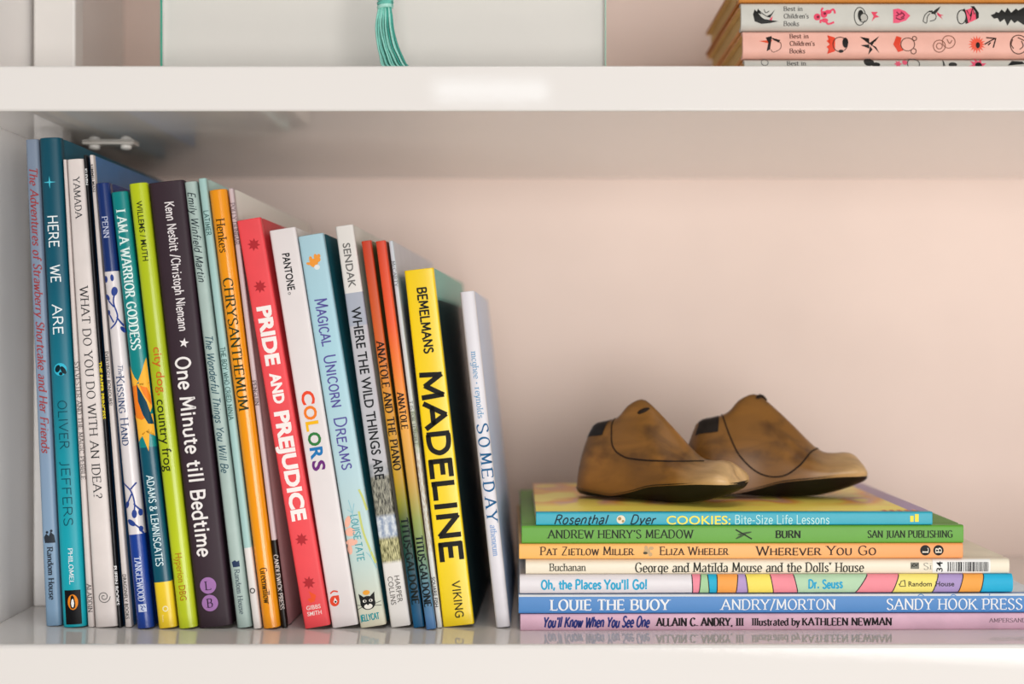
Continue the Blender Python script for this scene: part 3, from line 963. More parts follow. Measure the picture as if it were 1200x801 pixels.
sun = [(284, '#c93f25'), (400, '#d4622a'), (470, '#dc962e'), (560, '#c59a28'), (590, '#8d8a24'), (615, '#33512a'), (650, '#12413a'), (690, '#0d4a66'), (735, '#155f8c')]
b = Book('slim book fading from red over amber to dark blue, left of its lighter twin',
         (423.0, 434.8, 283, 484.4, 497.6, 735.8), bands('sunset_dark_print', 283, 735.8, sun, 'LINEAR', rough=0.4), mat('#7d7a4a'), depth=0.2, yaw=-1.6, hard=True, corner=0.0009, bulge=0.0003, group=ROW, page='#d9c49a')
b.text('ANATOLE AND THE PIANO', 400, 551, 0, 8.5, '#1d130b', 'serif', 0.2)
b.text('TITUS*GALDONE', 607, 708, 0, 8, '#041512', 'serif', 0.26)
sun2 = [(284, '#d6452b'), (380, '#ec5a2c'), (430, '#ee7a30'), (500, '#eaa544'), (560, '#cfa04a'), (610, '#8f9a50'), (650, '#6f8a5c'), (690, '#4f7c93'), (737, '#4b78ad')]
b = Book('slim book fading from red over orange to soft blue, right of its darker twin',
         (439.8, 451.4, 283, 499.4, 511.0, 738), bands('sunset_light_print', 283, 738, sun2, 'LINEAR', rough=0.4), mat('#8c5a4a'), depth=0.2, yaw=-1.6, hard=True, corner=0.0009, bulge=0.0003, group=ROW, page='#e3cfa8')
b.text('ANATOLE', 460, 503, 0, 7.5, '#2a1a10', 'serif', 0.2)
b.text('TITUS*GALDONE', 628, 711, 0, 8, '#0a181c', 'serif', 0.24)

b = Book('very slim pale grey paperback with tiny lettering, left of the yellow spine',
         (455.2, 460.0, 282.6, 512.4, 518.0, 735.8),
         bands('pale_paperback', 282.6, 735.8, [(282, '#c4cbd2'), (480, '#c6ccc8'), (735, '#dcdcd8')], 'LINEAR', rough=0.35,
               art=[(0.45, 0.56, '#8d9a76', '#c9cdc4', 8, 60), (0.2, 0.45, '#b0a28c', '#d6d9d4', 6, 60)]),
         mat('#c9cbd4', rough=0.35), depth=0.235, yaw=-1.7, hard=False, corner=0.0005, bulge=0.0002, group=ROW)
b.text('McCARTY', 306, 336, 0, 3.8, '#4b5358', 'serif', 0.14)
b.text('T IS FOR TERRIBLE', 470, 522, 0, 3.8, '#3f4a44', 'serif', 0.14)
b.text('SQUARE FISH', 676, 711, 0, 4.2, '#2a2a2a', 'bold', 0.01)

b = Book('thick bright yellow book with one huge black word down its spine',
         (473.2, 508.0, 317.5, 519.2, 555.6, 735),
         bands('yellow_print', 317.5, 735, [(317, '#f2cd0e'), (735, '#f6d412')], 'LINEAR', rough=0.3, coat=0.3),
         bands('dark_green_cover', 317.5, 735, [(317, '#6fb5a6'), (352, '#5ea394'), (356, '#0d2420'), (735, '#0b1f1b')], rough=0.35), depth=0.225, yaw=-1.7, corner=0.0012, bulge=0.0003, group=ROW)
b.text('BEMELMANS', 337, 414, 1, 10, '#191813', 'hand', 0.2)
b.text('MADELINE', 435, 657, 0.8, 23, '#12110c', 'hand', 0.255)
b.text('VIKING', 681, 724, 2.5, 9, '#23210f', 'sansline', 0.15)

b = Book('white book with spaced blue capitals leaning alone at the right end of the row',
         (538.8, 556.0, 342.5, 581.2, 598.0, 735.6), mat('#ddd9de', rough=0.35, noise=0.02),
         bands('pale_blue_cover', 342.5, 735.6, [(342, '#c9d3e8'), (735, '#9fb8dc')], 'LINEAR', rough=0.35), depth=0.2, yaw=-0.6, corner=0.0016, bulge=0.0008, group=ROW)
b.text('mcghee * reynolds', 412, 490, 0.5, 7, '#5a97c0', 'serif', 0.12)
for ch, y0 in zip('SOMEDAY', (496, 512, 531, 548.5, 564.5, 583, 599)):
    b.text(ch, y0, y0 + (12 if ch != 'M' else 13), 1, 12.5, '#1b5f8e', 'serif', 0.17)
b.text('atheneum', 615, 651, 1, 7, '#7c9fd0', 'serif', 0.13)

# ------------------------------------------------------------------ the lying stack, bottom to top
DS = 0.827
b = Book('pink book with blue brush lettering, lowest of the stack', (609.6, 1232, 718.6, 738.0), mat('#dcb0c4', rough=0.45, noise=0.12, scale=40), mat('#c9a3b4'),
         lying=DS, yaw=0.7, depth=0.24, corner=0.001, bulge=0.0003, group=STACK)
b.text("You'll Know When You See One", 636, 760, 0.5, 12, '#27347c', 'script', 0.16)
b.text('ALLAIN C. ANDRY, III', 769, 871, 0.3, 9, '#1c1418', 'serif', 0.23)
b.text('Illustrated by', 881, 937, 0.3, 8.5, '#1c1418', 'serif', 0.2)
b.text('KATHLEEN NEWMAN', 940, 1045, 0.3, 8.5, '#1c1418', 'serif', 0.22)
b.text('AMPERSAND, INC.', 1160, 1222, 1.5, 4.5, '#5a4a52', 'serif', 0.13)
b = Book('blue book with large white serif capitals, second from the bottom of the stack', (607.6, 1222, 695.4, 717.8),
         bands('blue_print_spine', 0, 1, [(0, '#4c88c8')], rough=0.4), mat('#d7dfe6'),
         lying=DS + 0.0005, yaw=0.7, depth=0.24, corner=0.001, bulge=0.0003, group=STACK)
b.rect(8.4, 11.1, 608, 1221.5, '#dcdfe0', 0.00013, name='white_edge_stripe')
b.text('LOUIE THE BUOY', 645, 784, -1.2, 12, '#f1f3f5', 'serif', 0.19)
b.text('ANDRY/MORTON', 845, 979, -1.2, 12, '#f1f3f5', 'serif', 0.13)
b.text('SANDY HOOK PRESS', 1039, 1199, -1.2, 12.4, '#f1f3f5', 'serif', 0.13)
b.lines([[(8.8, 1076), (10.4, 1080), (8.6, 1083)], [(8.8, 1115), (10, 1118), (8.6, 1121)], [(8.8, 1160), (10.8, 1161)]], 1.0, '#4c88c8', 0.0002, name='edge_splashes')

b = Book('white book ending in pastel stripes, third from the bottom of the stack', (608.8, 1188, 672.4, 694.8), mat('#e3dde0', rough=0.35, noise=0.02), mat('#e6e0dc'),
         lying=DS, yaw=0.9, depth=0.215, corner=0.0024, bulge=0.0012, group=STACK)
b.text("Oh, the Places", 634, 704, 0, 10, '#2ba6cf', 'hand', 0.2)
b.text("You'll Go!", 708, 758, 0, 10.5, '#2ba6cf', 'hand', 0.2)
st = [(811, '#f08fa0', 1), (820, '#a8cf9f', -2), (830, '#29afd2', 2), (840, '#f5a552', 0), (863.5, '#b79bcb', -2), (875, '#f5e067', 3), (904.5, '#f0919c', 4),
      (932.5, '#b7d6b3', 5), (1010, '#f0919c', -14), (1050, '#f3e27a', -8), (1097, '#ad97c8', -7), (1127, '#f4a850', -6), (1152, '#2ab0d8', -4), (1187.8, None, 0)]
for (x0, c, t0), (x1, _, t1) in zip(st[:-1], st[1:]):
    b.rect(-11.0, 11.0, x0, x1, c, 0.0001, name='pastel_stripe', tilt=(-t0, -t1), n=14)
for x0, c, t0 in st[:-1]:
    b.lines([[(-10.6 + 21.2 * q / 12, x0 - t0 * (q / 12 - .5)) for q in range(13)]], 1.1, '#26262a', 0.0002, name='stripe_outline', smooth=False)
b.text('Dr. Seuss', 947, 987, 0, 9.5, '#2ba6cf', 'hand', 0.2, lift=0.0002)
b.text('Random', 1064.5, 1092, 0, 6, '#2a2620', 'bold', 0.012, lift=0.0002)
b.text('House', 1096.5, 1118.5, 0, 6, '#2a2620', 'bold', 0.012, lift=0.0002)
b.lines([[(-2, 1054), (3, 1056), (4, 1060), (-3, 1061), (-3, 1055), (0, 1053)]], 0.9, '#4a4430', 0.0002, name='emblem', smooth=False)

b = Book('cream white book with a barcode sticker, in the middle of the stack', (615.8, 1183.6, 654.4, 672.0), bands('cream_print_spine', 0, 1, [(0, '#ece1cb')], rough=0.35), mat('#e9dfc9'),
         lying=DS + 0.001, yaw=0.6, depth=0.20, corner=0.0016, bulge=0.0009, group=STACK)
b.text('Buchanan', 644, 686, -0.5, 8.5, '#3a3a30', 'serif', 0.14)
b.text("George and Matilda Mouse and the Dolls' House", 744, 1012, -1, 11, '#2f3028', 'serif', 0.14)
b.rect(-3, 4.5, 1067, 1077, '#7d7c70', name='square_emblem')
b.lines([[(-1, 1068), (3, 1071), (0, 1075)], [(2, 1068), (0, 1071), (3, 1076)]], 1, '#33322c', 0.0002, name='square_emblem_lines')
b.text('Si', 1082, 1092, 0, 7.5, '#9a968a', 'serif', 0.14)
b.rect(-8.2, 8.2, 1093, 1161, '#efeeea', 0.00022, name='paper_sticker')
b.htext('34', -6.5, 5.5, 1104.5, 7.5, '#17171a', 'bold', 0.01, lift=0.00034)
rnd = random.Random(5)
x = 1110.5
bars = []
while x < 1159:
    wv = rnd.choice((0.7, 0.7, 1.3, 1.9))
    bars.append([(-6.2, x), (-6.2, x + wv), (5, x + wv), (5, x)])
    x += wv + rnd.choice((0.7, 0.9, 1.5))
b.polys(bars, '#2a2a2c', 0.00034, name='barcode')

b = Book('soft orange book with spaced dark serif names, directly under the green book', (608.2, 1129.6, 636.4, 654.2), bands('soft_orange_print', 0, 1, [(0, '#f3b45c'), (0.5, '#f5b066'), (1, '#f39c5c')], 'LINEAR', rough=0.4), mat('#e7b06a'),
         lying=DS - 0.001, yaw=0.8, depth=0.2, corner=0.001, bulge=0.0003, group=STACK)
b.text('Pat Zietlow Miller', 633, 742, 0.5, 9.5, '#3b2c20', 'serif', 0.15, sc=True)
b.text('Eliza Wheeler', 773, 853, 0.5, 9.5, '#3b2c20', 'serif', 0.15, sc=True)
b.text('Wherever You Go', 886, 1027, 0.5, 10.5, '#33261c', 'serif', 0.16, sc=True)
b.polys([circ(0, 758, 3.2, ry=3.8), circ(4.2, 757, 2.2), circ(3.6, 763, 2, ry=3), circ(-3.6, 762, 2.4)], '#c6a477', name='small_figure')
b.polys([circ(-2, 756, 1.6, ry=2.6)], '#4e4a36', 0.0002, name='small_figure_shadow')
for x, ch in ((1085, 'L'), (1100.5, 'B')):
    b.poly(circ(0.5, x, 6.1, 28), '#1b1818', name='round_emblem')
    b.htext(ch, -2.4, 3.2, x + 3.4, 6.8, '#f0e4d4', 'serif', 0.2, lift=0.0002)

b = Book('green book with black serif capitals and a dragonfly, second from the top', (611.2, 1130.2, 615.2, 636.2), mat('#5f9f33', rough=0.4, noise=0.03), mat('#61943a'),
         lying=DS, yaw=0.7, depth=0.2, corner=0.001, bulge=0.0003, group=STACK)
b.text("ANDREW HENRY'S MEADOW", 642, 812, 0.5, 9.4, '#1f2c18', 'serif', 0.16)
b.text('BURN', 909, 938, 0, 8.2, '#1b2416', 'serif', 0.22)
b.text('SAN JUAN PUBLISHING', 1017, 1117, 0, 8, '#1f2c18', 'serif', 0.17)
b.lines([[(5.5, 862), (1, 870), (-5.5, 881)]], 1.6, '#1d2a16', name='dragonfly_body', smooth=False)
b.polys([circ(-1.5, 869, 1.3, ry=8, rot=-0.5), circ(1.2, 872.5, 1.2, ry=8.5, rot=-0.2)], '#3d5530', name='dragonfly_wings')

M_COOKIE = None
m, nt, bs = base_mat('yellow_picture_cover')
uvn = nt.nodes.new('ShaderNodeUVMap')
mp = nt.nodes.new('ShaderNodeMapping')
mp.inputs['Scale'].default_value = (2.2, 5.0, 1)
no = nt.nodes.new('ShaderNodeTexNoise')
no.inputs['Scale'].default_value = 1.3
no.inputs['Detail'].default_value = 1.5
nt.links.new(uvn.outputs['UV'], mp.inputs['Vector'])
nt.links.new(mp.outputs['Vector'], no.inputs['Vector'])
rp = nt.nodes.new('ShaderNodeValToRGB')
e = rp.color_ramp.elements
e[0].position, e[0].color = 0.40, lin('#fbe36a')
e[1].position, e[1].color = 0.50, lin('#f0a94a')
e2 = e.new(0.56)
e2.color = lin('#e0a58a')
e3 = e.new(0.62)
e3.color = lin('#f5d765')
nt.links.new(no.outputs['Fac'], rp.inputs['Fac'])
# plain yellow near the spine, picture beyond
sep = nt.nodes.new('ShaderNodeSeparateXYZ')
nt.links.new(uvn.outputs['UV'], sep.inputs[0])
r3 = nt.nodes.new('ShaderNodeValToRGB')
r3.color_ramp.elements[0].position = 0.16
r3.color_ramp.elements[1].position = 0.3
nt.links.new(sep.outputs['X'], r3.inputs['Fac'])
mx = nt.nodes.new('ShaderNodeMix')
mx.data_type = 'RGBA'
nt.links.new(r3.outputs['Color'], mx.inputs[0])
mx.inputs[6].default_value = lin('#fce660')
nt.links.new(rp.outputs['Color'], mx.inputs[7])
# violet printed corner at the foot end
r4 = nt.nodes.new('ShaderNodeValToRGB')
r4.color_ramp.interpolation = 'CONSTANT'
r4.color_ramp.elements[0].color = (1, 1, 1, 1)
r4.color_ramp.elements[1].position = 0.05
r4.color_ramp.elements[1].color = (0, 0, 0, 1)
nt.links.new(sep.outputs['Y'], r4.inputs['Fac'])
mx2 = nt.nodes.new('ShaderNodeMix')
mx2.data_type = 'RGBA'
nt.links.new(r4.outputs['Color'], mx2.inputs[0])
nt.links.new(mx.outputs[2], mx2.inputs[6])
mx2.inputs[7].default_value = lin('#a48bb4')
nt.links.new(mx2.outputs[2], bs.inputs['Base Color'])
bs.inputs['Roughness'].default_value = 0.35

b = Book('small yellow-covered book with a turquoise spine, top of the stack under the shoe lasts', (628, 1093.4, 599.6, 614.8), mat('#27a3b8', rough=0.35, noise=0.03), m,
         lying=DS, yaw=0.5, depth=0.168, corner=0.0008, bulge=0.0002, group=STACK)
COOKIE = b
b.text('Rosenthal', 649, 711, -1, 10.5, '#0b2a34', 'script', 0.14)
b.text('Dyer', 738, 767, -1, 10.5, '#0b2a34', 'script', 0.14)
b.polys([circ(-1, 727.5, 5, ry=5)], '#e9dcc2', name='flower_mark')
b.polys([circ(0, 726, 2, ry=2), circ(-3, 730, 1.5, ry=1.5)], '#a58a5a', 0.0002, name='flower_mark_heart')
b.text('COOKIES:', 781, 856, -1.5, 10.5, '#f4e45a', 'bold', 0.01)
b.text('Bite-Size Life Lessons', 861, 972, -1.2, 10, '#bfe6e2', 'sansline', 0.1)
b.polys([[(-4, 1067), (-4, 1071), (3, 1071), (3, 1067)], [(-4, 1072.5), (-4, 1077), (5, 1077), (5, 1072.5)]], '#f1df4c', name='yellow_emblem')
# orange and white check printed along the front of its cover (on the board, near the spine)
P, Fq = [], []
for i in range(9):
    if i % 2 == 0:
        z0 = (1093.4 - 1078) * b.ks + i * 0.0022
        W = b.wt / 2 + 0.00012
        k0 = len(P)
        P += [(W, 0.003, z0), (W, 0.010, z0), (W, 0.010, z0 + 0.0022), (W, 0.003, z0 + 0.0022)]
        Fq.append((k0, k0 + 1, k0 + 2, k0 + 3))
obj('printed_check', P, Fq, mat('#e8924a'), b.root)

# ------------------------------------------------------------------ wooden shoe lasts
def interp(tab, t):
    for (a, va), (b_, vb) in zip(tab[:-1], tab[1:]):
        if t <= b_:
            q = (t - a) / (b_ - a)
            q = q * q * (3 - 2 * q) * 0.35 + q * 0.65
            return va + (vb - va) * q
    return tab[-1][1]


def smooth_tab(pts):
    c = catmull([tuple(p) for p in pts], 8)
    return sorted(c)


ZT = smooth_tab([(0, .0440), (.05, .0468), (.12, .0480), (.20, .0500), (.25, .0528), (.31, .0588), (.37, .0622), (.42, .0618), (.50, .0545), (.60, .0440), (.70, .0325), (.76, .0276), (.82, .0266), (.88, .0270), (.93, .0262), (.965, .0244), (.985, .0222), (1.0, .0180)])
ZE = smooth_tab([(0, .0052), (.10, .0050), (.2, .0036), (.28, .0030), (.4, .0060), (.52, .0100), (.64, .0118), (.8, .0134), (.92, .0138), (1.0, .0138)])
ZB = smooth_tab([(0, .0012), (.1, .0004), (.2, .0006), (.28, .0010), (.4, .0004), (.52, .0), (.64, .0), (.76, .0014), (.88, .0052), (.96, .0088), (1.0, .0110)])
WF = smooth_tab([(0, .0020), (.015, .0085), (.05, .0130), (.12, .0160), (.25, .0160), (.4, .0165), (.55, .0195), (.68, .0215), (.8, .0205), (.9, .0192), (.95, .0172), (.98, .0138), (1.0, .0020)])
WT = smooth_tab([(0, .0012), (.03, .0060), (.08, .0085), (.2, .0088), (.35, .0060), (.45, .0058), (.6, .0075), (.75, .0110), (.9, .0128), (.95, .0116), (.98, .0092), (1.0, .0012)])
KX = smooth_tab([(0, 9), (.2, 8), (.35, 5), (.5, 4), (.65, 3), (.8, 2.6), (1.0, 2.6)])


def make_last(label, loc, yaw, scale, seam, mark, tone):
    L = 0.113
    root = thing('wooden_shoe_last', label, 'shoe last', loc, (0, 0, math.radians(yaw)), 'pair of wooden shoe lasts')
    root.scale = (1, 1, 1)

    def surf(t, h, side, off=0.0):
        zt, ze, w_, wt, k = interp(ZT, t), interp(ZE, t), interp(WF, t), interp(WT, t), interp(KX, t)
        wid = w_ * (1 - h) + wt * h + 0.18 * w_ * math.sin(math.pi * min(1, h * 1.25)) * (1 if t > .12 else t / .12)
        wid *= max(0, 1 - h ** k) ** 0.5
        back = 0.0088 * (h ** 1.2) * max(0, 1 - t / 0.3)
        x = L * t + back
        x -= 0.0015 * math.sin(math.pi * h) * max(0, 1 - t / 0.2)
        if t > 0.9:
            x += -0.004 * (h ** 2) * (t - 0.9) * 10
        return Vector((x * scale, side * (wid + off) * scale, (ze + (zt - ze) * h) * scale))
    N = 56
    ts = [0.5 - 0.5 * math.cos(math.pi * i / N) for i in range(N + 1)]
    hs = [math.sin(math.pi / 2 * i / 14) for i in range(15)]
    V, Fc = [], []
    for t in ts:
        row = [surf(t, h, -1) for h in hs] + [surf(t, h, 1) for h in reversed(hs[:-1])]
        V += row
    M = 29
    for i in range(N):
        for j in range(M - 1):
            a = i * M + j
            Fc.append((a, a + M, a + M + 1, a + 1))
        Fc.append((i * M + M - 1, (i + 1) * M + M - 1, (i + 1) * M, i * M))
    Fc.append(tuple(range(M)))
    Fc.append(tuple(range(N * M, N * M + M))[::-1])
    obj('body', V, Fc, tone, root, smooth=60)
    # dark sole, rounded underneath from feather edge to feather edge
    V, Fc = [], []
    K = 15
    for t in ts:
        ze, zb, w_ = interp(ZE, t), interp(ZB, t), interp(WF, t)
        for j in range(K):
            q = -1 + 2 * j / (K - 1)
            r = 1 - abs(q) ** 2.6
            V.append(Vector((L * t, q * (w_ + .0004), ze + .0010 * abs(q) ** 12 - (ze - zb) * r)) * scale)
        V.append(Vector((L * t, (w_ - .002) if w_ > .004 else 0.001, ze + .0012)) * scale)
        V.append(Vector((L * t, -(w_ - .002) if w_ > .004 else -0.001, ze + .0012)) * scale)
    K2 = K + 2
    for i in range(N):
        for j in range(K2):
            a, c = i * K2 + j, i * K2 + (j + 1) % K2
            Fc.append((a, c, c + K2, a + K2))
    Fc.append(tuple(range(K2))[::-1])
    Fc.append(tuple(range(N * K2, N * K2 + K2)))
    so = obj('sole', V, Fc, M_SOLE, root, smooth=50)
    so['label'] = 'dark worn sole'
    # dark leather at the top of the heel
    V, Fc = [], []
    hh = [0.80, 0.86, 0.91, 0.95, 0.975, 0.99, 1.0]
    tt = [0.02, 0.05, .08, .11, .14, .165]
    for t in tt:
        V += [surf(t, h, -1, .0004) + Vector((0, 0, .0004 * (h > .97))) for h in hh] + [surf(t, h, 1, .0004) + Vector((0, 0, .0004 * (h > .97))) for h in reversed(hh[:-1])]
    m_ = 2 * len(hh) - 1
    for i in range(len(tt) - 1):
        for j in range(m_ - 1):
            a = i * m_ + j
            Fc.append((a, a + m_, a + m_ + 1, a + 1))
    hp = obj('heel_patch', V, Fc, M_PATCH, root, smooth=60)
    hp['label'] = 'black leather patch'
    # the saw cut that frees the instep wedge
    for side in (-1, 1):
        P = []
        for t, z in catmull(seam, 6):
            ze, zt = interp(ZE, t), interp(ZT, t)
            P.append(surf(t, min(1, max(0, (z - ze) / (zt - ze))), side, -0.0001))
        v, f = tube_geo(P, 0.00055 * scale, 6)
        obj('wedge_seam', v, f, M_SEAM, root)
    # worn dark mark near the top of the cone
    t0, z0 = mark
    ze, zt = interp(ZE, t0), interp(ZT, t0)
    P = []
    for q in range(6):
        t = t0 + 0.012 * (q - 2.5)
        P.append(surf(t, min(1, (z0 + 0.0006 * q - ze) / (interp(ZT, t) - ze)), -1, -0.0006))
    v, f = tube_geo(P, [0.0008, .0014, .0016, .0016, .0013, .0008], 8)
    obj('peg_hole', v, f, M_SEAM, root, smooth=60)
    return root


def wood(name, light):
    m, nt, b = base_mat(name)
    tc = nt.nodes.new('ShaderNodeTexCoord')
    mp = nt.nodes.new('ShaderNodeMapping')
    mp.inputs['Scale'].default_value = (12, 60, 40)
    nt.links.new(tc.outputs['Object'], mp.inputs['Vector'])
    n1 = nt.nodes.new('ShaderNodeTexNoise')
    n1.inputs['Scale'].default_value = 1.6
    n1.inputs['Detail'].default_value = 6
    n1.inputs['Distortion'].default_value = 0.6
    nt.links.new(mp.outputs['Vector'], n1.inputs['Vector'])
    r1 = nt.nodes.new('ShaderNodeValToRGB')
    e = r1.color_ramp.elements
    e[0].position, e[0].color = 0.28, lin('#5c3a14')
    e[1].position, e[1].color = 0.72, lin(light)
    e2 = e.new(0.5)
    e2.color = lin('#84571f')
    nt.links.new(n1.outputs['Fac'], r1.inputs['Fac'])
    # grime blotches
    n2 = nt.nodes.new('ShaderNodeTexNoise')
    n2.inputs['Scale'].default_value = 48
    n2.inputs['Detail'].default_value = 3
    nt.links.new(tc.outputs['Object'], n2.inputs['Vector'])
    r2 = nt.nodes.new('ShaderNodeValToRGB')
    r2.color_ramp.elements[0].position = 0.30
    r2.color_ramp.elements[0].color = (0.22, 0.17, 0.12, 1)
    r2.color_ramp.elements[1].position = 0.46
    r2.color_ramp.elements[1].color = (1, 1, 1, 1)
    nt.links.new(n2.outputs['Fac'], r2.inputs['Fac'])
    mx = nt.nodes.new('ShaderNodeMix')
    mx.data_type = 'RGBA'
    mx.blend_type = 'MULTIPLY'
    mx.inputs[0].default_value = 0.68
    nt.links.new(r1.outputs['Color'], mx.inputs[6])
    nt.links.new(r2.outputs['Color'], mx.inputs[7])
    # the toe is paler than the rest
    sp_ = nt.nodes.new('ShaderNodeSeparateXYZ')
    nt.links.new(tc.outputs['Object'], sp_.inputs[0])
    mr = nt.nodes.new('ShaderNodeMapRange')
    mr.inputs['From Min'].default_value = 0.078
    mr.inputs['From Max'].default_value = 0.108
    mr.inputs['To Max'].default_value = 1.6
    nt.links.new(sp_.outputs['X'], mr.inputs['Value'])
    mul = nt.nodes.new('ShaderNodeMath')
    mul.operation = 'MULTIPLY'
    nt.links.new(mr.outputs['Result'], mul.inputs[0])
    nt.links.new(n1.outputs['Fac'], mul.inputs[1])
    mx2 = nt.nodes.new('ShaderNodeMix')
    mx2.data_type = 'RGBA'
    nt.links.new(mul.outputs[0], mx2.inputs[0])
    nt.links.new(mx.outputs[2], mx2.inputs[6])
    mx2.inputs[7].default_value = lin('#d9b27c')
    nt.links.new(mx2.outputs[2], b.inputs['Base Color'])
    b.inputs['Roughness'].default_value = 0.42
    return m


M_SOLE = mat('#120e0a', rough=0.45, noise=0.3, scale=120)
M_PATCH = mat('#1f1712', rough=0.5, noise=0.3, scale=200)
M_SEAM = mat('#24160a', rough=0.8)
Z_COOKIE = px_z(599.6, DS) + 0.0003
make_last('brown wooden child shoe last in front, heel over the left of the yellow book', (px_x(681, 0.915), 0.088, Z_COOKIE), -33, 1.0,
          [(.205, .0500), (.225, .043), (.27, .033), (.35, .0275), (.45, .0262), (.6, .0262), (.72, .0262), (.79, .0262)], (.42, .054), wood('worn_brown_wood', '#a06a2a'))
make_last('brown wooden child shoe last behind the other, toe pointing right', (px_x(799, 0.914), 0.087, Z_COOKIE), -3, 1.04,
          [(.19, .0498), (.24, .038), (.30, .026), (.38, .017), (.46, .0135), (.54, .0145), (.61, .020), (.68, .0275), (.74, .0295)], (.43, .0600), wood('worn_olive_wood', '#8f5e20'))

# ------------------------------------------------------------------ upper shelf: old storybooks
DU = 0.853
FB = dict(lying=DU, yaw=0.0, depth=0.16, corner=0.0030, bulge=0.0014, group=OLD, page='#f3cf8c')
ORANGE = mat('#e6a566', rough=0.6, noise=0.1)


def caption(b, x0, a=0, c='#5b5a58'):
    for t, q, w_ in (('Best in', 8.8, 22), ("Children's", 0, 29), ('Books', -8.6, 18)):
        b.text(t, x0, x0 + w_, a + q, 5.2, c, 'serif', 0.17)


u1 = Book('grey-spined old storybook lowest on the upper shelf, half hidden by the shelf edge', (872, 1300, 69.2, 101.2), mat('#c9c7be', rough=0.45), ORANGE, **FB)
caption(u1, 922, 2)
u1.lines([ring(12, 896, 4), ], 0.8, '#6a6a68', name='line_drawing')
u1.polys([circ(12.5, 1018, 5, ry=6), circ(9, 1026, 3, ry=5)], '#2c2c2a', name='dark_drawing')
u1.polys([star(10, 1052, 5, 2.5, 6), circ(12, 1060, 3)], '#e5607a', name='pink_drawing')
u1.lines([ring(10, 1070, 7), [(15, 1105), (5, 1107)], [(14, 1105), (6, 1105)]], 1.0, '#4a4a48', name='line_drawing')
u1.polys([circ(9, 1116, 3, ry=5)], '#3a3a38', name='dark_drawing')
u1.polys([star(7, 1145, 11, 6, 9)], '#e85a78', name='pink_drawing')
u1.polys([circ(8, 1146, 4, ry=4), [(8, 1180), (10, 1200), (13, 1198), (14, 1186)]], '#222222', 0.0002, name='dark_drawing')

u2 = Book('pink-spined old storybook in the middle of the upper shelf stack', (870, 1298, 36.4, 68.6), mat('#f0b7a6', rough=0.45), ORANGE, **FB)
caption(u2, 925, 1, '#5a3026')
u2.polys([[(4, 889), (1, 901), (5, 905)]], '#e2512f', name='red_drawing')
u2.polys([[(8, 897), (10, 904), (-6, 902), (-8, 898), (2, 900)], [(9, 900), (5, 914), (2, 912)], [(-10, 903), (-8, 901), (-12, 905)]], '#27201e', 0.0002, name='dark_drawing')
u2.lines([[(5, 906), (2, 914), (-5, 914), (-9, 906), (-6, 903)]], 0.7, '#5a3a30', name='line_drawing')
u2.polys([[(11, 969), (8, 978), (-8, 978), (-11, 969), (-7, 972), (-3, 968), (0, 972), (4, 968), (7, 972)]], '#e8492f', name='red_drawing')
u2.polys([circ(2, 990, 6, ry=3.4), circ(-8, 985, 1.8, ry=3)], '#1d1a18', 0.0002, name='dark_drawing')
u2.lines([ring(0, 984, 8.5)], 0.9, '#4a2c22', name='line_drawing')
u2.polys([[(0, 1018), (9, 1007), (7, 1018)], [(0, 1018), (-1, 1008), (-5, 1018)], [(-2, 1019), (-12, 1017), (-6, 1022)], [(0, 1020), (-10, 1030), (-3, 1026)],
          [(2, 1019), (10, 1030), (3, 1025)], [(2, 1017), (-2, 1021), (3, 1024)]], '#1e1a18', name='dark_leaves')
u2.polys([[(8, 1056), (10, 1050), (0, 1046), (-9, 1052), (-7, 1058), (0, 1054)]], '#e2472e', name='red_drawing')
u2.lines([ring(0, 1063, 7.6, ry=8), ring(7, 1071, 2.5), ring(-8, 1070, 3)], 0.9, '#5a3a2c', name='line_drawing')
u2.lines([ring(-2, 1100, 7), ring(-2, 1100, 3.4), ring(3, 1111, 7.4), [(6, 1109), (1, 1112), (5, 1115)]], 0.9, '#8a5a48', name='line_drawing')
u2.poly(star(0, 1144, 10.5, 6, 16), '#ee5d45', name='sunflower')
u2.polys([circ(-1, 1145, 3.6, ry=2.4)], '#1d1614', 0.0002, name='sunflower_centre')
u2.lines([[(0, 1153), (3, 1158), (7, 1165)], [(8, 1155), (7, 1166), (-4, 1163)], [(-1, 1157), (2, 1160)]], 1.4, '#2a1c18', name='flower_stem', smooth=False)
u2.lines([ring(0, 1193, 11, ry=10), [(6, 1186), (0, 1184), (-5, 1187)], [(4, 1196), (-2, 1198), (-6, 1194)], [(8, 1192), (3, 1202)]], 1.0, '#4a2c22', name='line_drawing')

u3 = Book('grey-spined old storybook with a drum and a fir tree, above the pink one', (868, 1296, 3.2, 35.8), mat('#cbc9c0', rough=0.45), ORANGE, **FB)
caption(u3, 918, 0)
u3.polys([[(8, 884), (2, 882), (-6, 884), (-9, 892), (-8, 902), (-6, 912), (-7, 903), (-4, 896), (0, 890)], [(9, 888), (4, 886), (2, 892)], [(8, 908), (3, 904), (0, 898), (-2, 902)]], '#22211f', name='dark_drawing')
u3.lines([[(7, 889), (3, 893), (-1, 900), (2, 904)], [(8, 895), (4, 897), (6, 901)]], 0.8, '#3a3a38', name='line_drawing')
u3.polys([[(0, 905), (-4, 901), (-5, 904)]], '#e24a63', 0.0002, name='pink_drawing')
u3.polys([circ(-1, 957, 4, ry=4), circ(2, 965, 4, ry=4), circ(-5, 966, 2.5, ry=4), circ(5, 970, 2.4, ry=4)], '#e64a68', name='pink_drawing')
u3.lines([[(2, 964), (6, 962), (10, 964)], [(4, 970), (8, 976), (3, 978)], [(-4, 966), (-9, 970), (-7, 977)], [(-4, 961), (-8, 961)]], 2.2, '#e64a68', 0.00014, name='pink_drawing_limbs')
u3.polys([circ(-1, 958, 1.6), circ(3, 966, 1.6)], '#7a2236', 0.0002, name='drawing_shadow')
